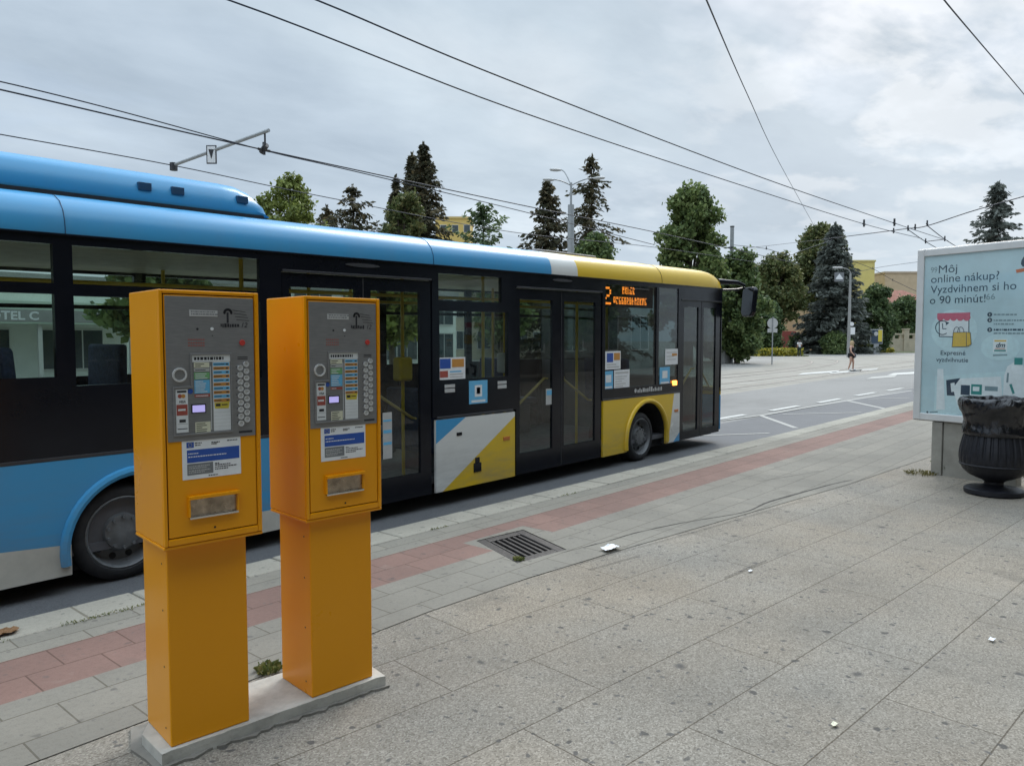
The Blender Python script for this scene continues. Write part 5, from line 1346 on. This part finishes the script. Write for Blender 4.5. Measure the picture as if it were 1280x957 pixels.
# flower bed and grass
b = MB(); f, w = facing(905, 1200, 100); b.box((0, -.2, -14), (w, .10, .2), 0, f); f, w = facing(900, 1010, 80); b.box((0, -.2, -6), (w, .09, .3), 0, f); tag(b.build('planted_ground', M_soil), kind='structure')
f, w = facing(908, 1002, 80); n_ = 5200
cen = np.stack([rng.uniform(0, w, n_), rng.uniform(.02, 1.0, n_) ** 1.5 * .8, rng.uniform(-3, .6, n_)], 1); P3 = f.o + cen[:, :1] * f.u + cen[:, 1:2] * f.v + cen[:, 2:] * f.n
fbk = thing('flower_bed', f(w / 2, 0, -1), 'long yellow flower bed in front of the far trees', 'flower bed'); quad_mesh('flowers', leaf_quads(P3, 1, .22, 1.3), L_flower, fbk); fbk['kind'] = 'stuff'
f, w = facing(1084, 1118, 100); n_ = 700
cen = np.stack([rng.uniform(0, w, n_), rng.uniform(.02, .6, n_), rng.uniform(-1, .4, n_)], 1); P3 = f.o + cen[:, :1] * f.u + cen[:, 1:2] * f.v + cen[:, 2:] * f.n
fbk = thing('flower_bed', f(w / 2, 0, 0), 'small yellow flower patch at the foot of the distant poster stand', 'flower bed'); quad_mesh('flowers', leaf_quads(P3, 1, .22, 1.3), L_flower, fbk); fbk['kind'] = 'stuff'

# ------------------------------------------------------------------ poles, lamps, signs
def base_at(px, depth): p = AT(px, HOR, depth); p[2] = ROAD; return p
# grey tram pole
p = base_at(913, 57); t = thing('tram_pole', p, 'thick grey tram pole standing beside the bus mirror', 'pole')
b = MB(); Hp = hgt(285, 57); b.tube([p, p + UPZ * 2.9, p + UPZ * 2.95, p + UPZ * Hp], [.24, .23, .17, .14], 0, 14); b.build('shaft', M_galv, t, smooth=True)
b = MB(); b.tube([p + UPZ * (Hp - .02), p + UPZ * (Hp + .06)], .16, 0, 12); b.build('cap', M_dark, t)
b = MB()
for zz in (Hp - 1.6, Hp - 2.4): b.box((p[0] - .22, p[1] - .2, p[2] + zz), (p[0] + .22, p[1] + .2, p[2] + zz + .12))
b.build('clamp', M_dark, t)
# low grey cabinet by the pole
q = base_at(905, 56); b = MB(); b.box((q[0] - .5, q[1] - .3, ROAD), (q[0] + .4, q[1] + .6, ROAD + 1.25)); b.box((q[0] - .56, q[1] - .36, ROAD + 1.25), (q[0] + .46, q[1] + .66, ROAD + 1.31))
tag(b.build('switch_cabinet', M_wgrey, bevel=.02), 'grey switch cabinet at the foot of the tram pole', 'cabinet')
# round road sign seen from behind
p = base_at(965.5, 53); t = thing('road_sign', p, 'round grey backed road sign on a thin post with a plate below', 'road sign')
b = MB(); b.tube([p, p + UPZ * hgt(396, 53)], .045, 0, 8); b.build('post', M_galv, t, smooth=True)
f, _ = facing(960, 972, 53.1); zc_ = hgt(404, 53); c_ = np.array([(p - f.o) @ f.u, zc_])
b = MB(); b.disc(c_[0], c_[1], .37, .09, 0, f, 24, .03); b.build('disc', M_gray2, t)
b = MB(); b.box((c_[0] - .34, hgt(415.5, 53), .06), (c_[0] + .34, hgt(410.5, 53), .085), 0, f); b.build('plate', M_gray2, t)
# lamp post with square sign
p = base_at(1061, 76); t = thing('street_lamp', p, 'pale street lamp post carrying a square white arrow sign', 'street lamp', 'street lamps')
Hl = hgt(336, 76); f, _ = facing(1050, 1070, 76); c0 = (p - f.o) @ f.u
b = MB(); b.tube([p, p + UPZ * Hl * .75, p + UPZ * (Hl - .5)], [.17, .12, .09], 0, 10)
arc = [f(c0 - .9 * (1 - math.cos(t_)) , Hl - .5 + .55 * math.sin(t_), 0) for t_ in np.linspace(0, math.pi / 2, 7)]; b.tube(arc, .05, 0, 8); b.build('post', M_wgrey, t, smooth=True)
b = MB(); b.box((c0 - 1.75, Hl - .02, -.16), (c0 - .85, Hl + .16, .16), 0, f); b.build('lamp_head', M_gray2, t, bevel=.05)
b = MB(); s0 = c0 - 1.1; b.box((s0 - .46, Hl - 1.31, -.05), (s0 + .46, Hl - .39, .0), 2, f); b.box((s0 - .42, Hl - 1.27, 0), (s0 + .42, Hl - .43, .01), 1, f)
b.add([f(*q, .014) for q in ((s0 - .34, Hl - .95), (s0, Hl - .52), (s0 + .34, Hl - .95), (s0 + .34, Hl - .78 - .3), (s0 - .34, Hl - .78 - .3))], [(0, 1, 2, 3, 4)], 0); b.build('sign', [M_white, M_grayl, M_grey], t, recalc=False)
b = MB(); b.box((c0 + .10, hgt(418, 76), -.1), (c0 + .55, hgt(409, 76), .12), 0, f); b.build('notice', M_white, t); b = MB(); b.disc(c0 + .22, hgt(405, 76), .2, .15, 0, f, 14, .1); b.build('camera_dome', M_white, t)
# three armed street lamp behind the bus
p = base_at(713, 42); t = thing('street_lamp', p, 'three armed street lamp rising behind the bus roof', 'street lamp', 'street lamps')
f, _ = facing(700, 730, 42); c0 = (p - f.o) @ f.u; z1, z2 = hgt(258, 42), hgt(231, 42)
b = MB(); b.tube([p, p + UPZ * z1], [.16, .13], 0, 12); b.tube([p + UPZ * (z1 - 2.6), p + UPZ * z1], [.19, .17], 0, 12); b.tube([p + UPZ * z1, p + UPZ * z2], .06, 0, 8)
b.build('post', M_galv, t, smooth=True)
for du, zu, n0 in ((-.95, .16, 0), (-.55, .80, -.5), (1.25, .25, 0)):
    b = MB(); b.tube([f(c0 + du * k, z2 - .15 + (zu + .15) * math.sin(k * math.pi / 2) , n0 * k) for k in np.linspace(0, 1, 8)], .035, 0, 6); ar = b.build('arm', M_galv, t, smooth=True)
    sg_ = -1 if du < 0 else 1
    b = MB(); b.lathe([(0, -.32), (.07, -.3), (.13, -.12), (.14, .08), (.10, .28), (0, .34)], None, 0, 14, Fr(f(c0 + du + sg_ * .28, z2 + zu, n0), f.n, np.array(f.u) * sg_ + np.array([0, 0, .05]), np.array([0, 0, .65]))); b.build('lamp_head', M_gray2, ar, smooth=True)
# small distant poster stand
f, w = facing(1088, 1103.5, 92); t = thing('poster_stand', f(w / 2, 0, 0), 'small distant poster stand with a dark and yellow poster', 'poster stand')
z0_, z1_ = hgt(430, 92), hgt(411.5, 92); b = MB(); b.box((w * .3, 0, -.15), (w * .7, z0_, -.02), 0, f); b.build('foot', M_galv, t)
b = MB(); b.box((0, z0_, -.2), (w, z1_, 0), 0, f); b.build('frame', M_galv, t, bevel=.04)
b = MB(); b.box((.09, z0_ + .09, 0), (w - .09, z1_ - .09, .006), 0, f); b.box((w * .62, z0_ + .3, .006), (w - .09, z1_ - .09, .010), 1, f); b.disc(w * .45, z0_ + 1.25, .26, .012, 2, f, 16, .006); b.build('poster', [M_pnavy, M_yel, M_gray2], t, recalc=False)

# ------------------------------------------------------------------ overhead wires
def onY(x, y, Y): return PL(x, y, (0, Y, 0), np.array([0, 1.0, 0]))
def wire(label, pts, r, name='overhead_wire', clips=()):
    p = smoothline(pts, 8); b = MB(); b.tube(p, r, 0, 6)
    o = b.build(name, M_wire, origin=p[0]); tag(o, label, 'wire', 'overhead wires')
    for c in clips:
        b = MB(); c = np.array(c); b.tube([c + UPZ * .16, c - UPZ * .10], .035, 0, 6); b.tube([c - np.array([.14, 0, 0]), c + np.array([.14, 0, 0])], .03, 0, 6); b.build('clamp', M_dark, o)
    return o
w1 = [onY(-60, -96, 8.78), onY(285, 0, 8.78), onY(640, 136, 8.78), onY(900, 223, 8.78), onY(1080, 280, 8.6), onY(1152, 298, 8.5)]
w2 = [onY(120, -104, 7.85), onY(395, 0, 7.85), onY(640, 102, 7.85), onY(955, 223, 7.8), onY(1118, 279, 7.5), onY(1185, 301, 7.4)]
wire('lower of the two thick contact wires crossing the sky above the bus', w1, .012, clips=[w1[4]]); wire('upper of the two thick contact wires crossing the sky above the bus', w2, .012, clips=[w2[4]])
w3 = [onY(-120, 86, 14.7), onY(0, 112, 14.7), onY(330, 187.5, 14.7), onY(650, 256, 14.8), onY(818, 290, 14.8), onY(1000, 330, 14.8)]
wire('tram contact wire passing under the raised end of the bracket arm', w3, .015, clips=[w3[2]])
wire('thin feeder wire sagging down to meet the tram contact wire', [onY(-120, 78, 14.7), onY(0, 102, 14.7), onY(150, 139, 14.7), onY(330, 188, 14.7), onY(440, 213.5, 14.7), onY(640, 261, 14.8), onY(818, 306, 14.8)], .012)
w5 = [onY(-120, 147, 17.6), onY(0, 168, 17.6), onY(217, 207, 17.6), onY(400, 245, 17.8), onY(640, 290, 17.8), onY(818, 309, 17.6), onY(960, 330, 17.6)]
wire('lowest tram wire running close above the bus roof pod', w5, .012)
wire('steep span wire crossing both contact wires towards the blue spruce', [AT(868, -40, 9), AT(883, 0, 12), AT(935, 120, 25), AT(975, 205, 45), AT(1022, 290, 80)], .014)
wire('steep span wire in the bright top right corner of the sky', [AT(1160, -30, 10), AT(1180, 0, 12), AT(1228, 57, 16), AT(1280, 118, 22), AT(1330, 180, 30)], .012)
wire('cross span carrying the wire clamps before the right hand spruce', [AT(1030, 299, 50), AT(1117, 288, 38), AT(1135, 285.5, 36), AT(1158, 282.5, 34), AT(1215, 264, 32), AT(1285, 244, 30)], .022, clips=[AT(1117, 289, 38), AT(1135, 286, 36), AT(1144, 284.5, 35), AT(1159, 280, 34)])
wire('short wire from the cross span down to the junction by the panel', [AT(1135, 287, 36), AT(1157, 302, 40), AT(1185, 318, 46)], .02, clips=[AT(1157, 302, 40)])
wire('short parallel wire from the cross span to the junction by the panel', [AT(1159, 282, 34), AT(1181, 299, 38), AT(1205, 314, 44)], .02, clips=[AT(1181, 299, 38)])
wire('short link wire between the two junction clamps', [AT(1157, 302, 40), AT(1181, 299, 38)], .02)
wire('span wire leaving the tram pole above the olive brown tree', [AT(915, 306, 57), AT(958, 311, 62), AT(985, 319, 66), AT(1000, 314, 70), AT(1040, 300, 80)], .022, clips=[AT(958, 310.5, 62), AT(983, 318, 66)])
wire('thin span wire high between the tram pole and the spruces', [AT(915, 312, 57), AT(970, 306, 66), AT(1030, 299, 80)], .016)
wire('wire sloping past the lemon yellow block to a ring bracket', [AT(1062, 325, 80), AT(1091, 336, 82), AT(1116, 350, 84), AT(1150, 366, 86)], .028, clips=[AT(1091, 335.5, 82), AT(1116, 350, 84)])
wire('thin level wire above the sand coloured block', [AT(1062, 342, 80), AT(1100, 334, 82), AT(1150, 327, 84)], .02)
# bracket arm with its sign
A, B_ = onY(217, 206.5, 17.6), onY(336, 163, 14.2)
t = thing('bracket_arm', (A + B_) / 2, 'slanting grey bracket arm with a small white sign hung on the tram wires', 'bracket arm')
b = MB(); b.tube([A, B_], .038, 0, 8); b.build('pipe', M_galv, t, smooth=True)
b = MB(); c_ = onY(331, 165, 14.35); b.tube([c_, c_ - UPZ * (c_[2] - w3[2][2])], .022, 0, 6); b.build('dropper', M_dark, t)
b = MB(); b.tube([w3[2] + np.array([0, -.1, .09]), w3[2] + np.array([0, .1, -.03])], .06, 0, 8); b.build('wire_clamp', M_dark, t)
b = MB(); b.tube([A + UPZ * .05, A - UPZ * .12], .09, 0, 8); b.build('insulator', M_dark, t)
sc_ = A + (B_ - A) * .44; u_ = RIGHT; f = Fr(sc_ + np.array([0, 0, -.1]), u_, (0, 0, 1), -FW0)
b = MB(); b.box((-.11, -.20, .06), (.11, .20, .085), 1, f); b.box((-.088, -.178, .085), (.088, .178, .09), 0, f); b.add([f(-.06, .11, .094), f(.06, .11, .094), f(.0, -.10, .094)], [(0, 1, 2)], 1); b.build('sign', [M_white, M_ink], t, recalc=False)

# ------------------------------------------------------------------ people
def skin_body(name, joints, edges, radii, mat, parent, origin):
    me = bpy.data.meshes.new(name); me.from_pydata([tuple(j) for j in joints], edges, []); o = bpy.data.objects.new(name, me); COL.objects.link(o)
    sk = o.modifiers.new('skin', 'SKIN'); me.skin_vertices[0].data[0].use_root = True
    for i, r in enumerate(radii): me.skin_vertices[0].data[i].radius = r if isinstance(r, tuple) else (r, r)
    sb = o.modifiers.new('sub', 'SUBSURF'); sb.levels = sb.render_levels = 2
    bpy.context.view_layer.update()
    m2 = bpy.data.meshes.new_from_object(o.evaluated_get(bpy.context.evaluated_depsgraph_get())); m2.shade_smooth(); m2.materials.append(mat)
    bpy.data.objects.remove(o); o = bpy.data.objects.new(name, m2); COL.objects.link(o); return o
def person(px, ypx, face, label, h, top, bottom, shoes, hair, skin, dress, bag=False):
    """dress: 'shorts' or 'trousers'; face = heading of the walk in radians"""
    p = G(px, ypx, ROAD); s = h / 1.70
    d = np.array([math.cos(face), math.sin(face), 0]); l = np.array([-d[1], d[0], 0])
    J = lambda f_, s_, z: (d * f_ + l * s_ + UPZ * z) * s
    jn = dict(pel=J(0, 0, .92), wst=J(.01, 0, 1.06), cst=J(.0, 0, 1.26), nk0=J(-.01, 0, 1.41), nk1=J(.01, 0, 1.48), hd=J(.03, 0, 1.58), ht=J(.025, 0, 1.66),
              hpl=J(0, .09, .88), knl=J(.08, .09, .48), anl=J(.07, .085, .09), tol=J(.22, .09, .035), hpr=J(0, -.09, .88), knr=J(-.02, -.085, .48), anr=J(-.13, -.08, .11), tor=J(.01, -.08, .035),
              shl=J(-.01, .17, 1.37), ell=J(-.10, .23, 1.10), hal=J(.02, .24, .88), fil=J(.06, .23, .79), shr=J(-.01, -.17, 1.37), elr=J(.02, -.24, 1.10), har=J(.16, -.20, .92), fir=J(.21, -.18, .85))
    ks = list(jn); ix = {k: i for i, k in enumerate(ks)}
    ed = [('pel', 'wst'), ('wst', 'cst'), ('cst', 'nk0'), ('nk0', 'nk1'), ('nk1', 'hd'), ('hd', 'ht'), ('pel', 'hpl'), ('hpl', 'knl'), ('knl', 'anl'), ('anl', 'tol'), ('pel', 'hpr'), ('hpr', 'knr'), ('knr', 'anr'), ('anr', 'tor'),
          ('nk0', 'shl'), ('shl', 'ell'), ('ell', 'hal'), ('hal', 'fil'), ('nk0', 'shr'), ('shr', 'elr'), ('elr', 'har'), ('har', 'fir')]
    rad = dict(pel=.13, wst=.11, cst=.135, nk0=.07, nk1=.055, hd=.095, ht=.07, hpl=.095, knl=.058, anl=.040, tol=.035, hpr=.095, knr=.058, anr=.040, tor=.035, shl=.058, ell=.040, hal=.028, fil=.030, shr=.058, elr=.040, har=.028, fir=.030)
    o = skin_body('person', [jn[k] for k in ks], [(ix[a], ix[c]) for a, c in ed], [rad[k] * s for k in ks], skin, None, p)
    o.location = p; tag(o, label, 'person'); ORG[o.name] = np.array(p, float)
    def wear(name, keys, mat, grow):
        e2 = [(a, c) for a, c in ed if a in keys and c in keys]; k2 = list(keys); i2 = {k: i for i, k in enumerate(k2)}
        w_ = skin_body(name, [keys[k] if keys[k] is not None else jn[k] for k in k2], [(i2[a], i2[c]) for a, c in e2], [(rad[k] + grow) * s for k in k2], mat, o, p); w_.parent = o
    mid = lambda a, c, t_: jn[a] + (jn[c] - jn[a]) * t_
    N_ = None
    if dress == 'shorts':
        wear('shorts', dict(pel=N_, hpl=N_, knl=mid('hpl', 'knl', .35), hpr=N_, knr=mid('hpr', 'knr', .35)), bottom, .022); wear('vest', dict(pel=mid('pel', 'wst', .3), wst=N_, cst=N_, nk0=mid('cst', 'nk0', .75)), top, .032)
    else:
        wear('trousers', dict(pel=N_, hpl=N_, knl=N_, anl=N_, hpr=N_, knr=N_, anr=N_), bottom, .018); wear('shirt', dict(wst=N_, cst=N_, nk0=mid('cst', 'nk0', .8), shl=N_, ell=mid('shl', 'ell', .6), shr=N_, elr=mid('shr', 'elr', .6), pel=N_), top, .022)
    wear('shoe', dict(anl=mid('anl', 'tol', .1), tol=N_), shoes, .016); wear('shoe', dict(anr=mid('anr', 'tor', .1), tor=N_), shoes, .016)
    # face and hair
    hd = np.array(p) + jn['hd']; b = MB(); HF = Fr(hd, l, UPZ, d)
    for sx in (-.034, .034): b.disc(sx * s, .012 * s, .012 * s, .098 * s, 0, HF, 8, .02 * s)
    b.disc(0, -.055 * s, .024 * s, .092 * s, 0, HF, 8, .02 * s, .007 * s); b.build('face', M_hairb, o)
    b = MB(); b.add([HF(-.016 * s, -.025 * s, .085 * s), HF(.016 * s, -.025 * s, .085 * s), HF(0, .02 * s, .09 * s), HF(0, -.02 * s, .122 * s)], [(0, 1, 3), (1, 2, 3), (2, 0, 3)]); b.build('nose', skin, o)
    b = MB(); hb = HF; hl = 1.5 if dress == 'shorts' else 1.0
    b.lathe([(0, .125), (.06, .115), (.098, .07), (.11, .01), (.108, -.05 * hl), (.098, -.12 * hl), (.07, -.16 * hl), (0, -.15 * hl)], None, 0, 16, Fr(hd + (-d * .028 + UPZ * .005) * s, l * s, UPZ * s, d * s)); b.build('hair', hair, o, smooth=True)
    if bag:
        c = np.array(p) + J(-.06, .33, .86); b = MB(); bf = Fr(c, d, UPZ, l); b.prism([(-.2, -.12), (.2, -.12), (.23, .08), (.12, .14), (-.12, .14), (-.23, .08)], -.06, .06, 0, bf)
        b.tube([c + d * .12 + UPZ * .13, np.array(p) + jn['shl'] + UPZ * .05, np.array(p) + jn['cst'] - d * .14, c - d * .12 + UPZ * .13], .014, 0, 5)
        tag(b.build('shoulder_bag', M_bagg, bevel=.02), 'grey shoulder bag hanging at the side of the walking woman', 'bag')
    return o
back = math.atan2(-FW0[1], -FW0[0])
person(1064, 463.2, back + R(52), 'woman in black vest and shorts with white shoes walking across the tram tracks', 1.68, M_cblack, M_cblack, M_shoe, M_hair, M_skin, 'shorts', True)
person(999, 445.2, back + R(180), 'person in white shirt and dark trousers walking on the far square', 1.72, M_cwhite, M_cdark, M_shoe, M_hairb, M_skin2, 'trousers')
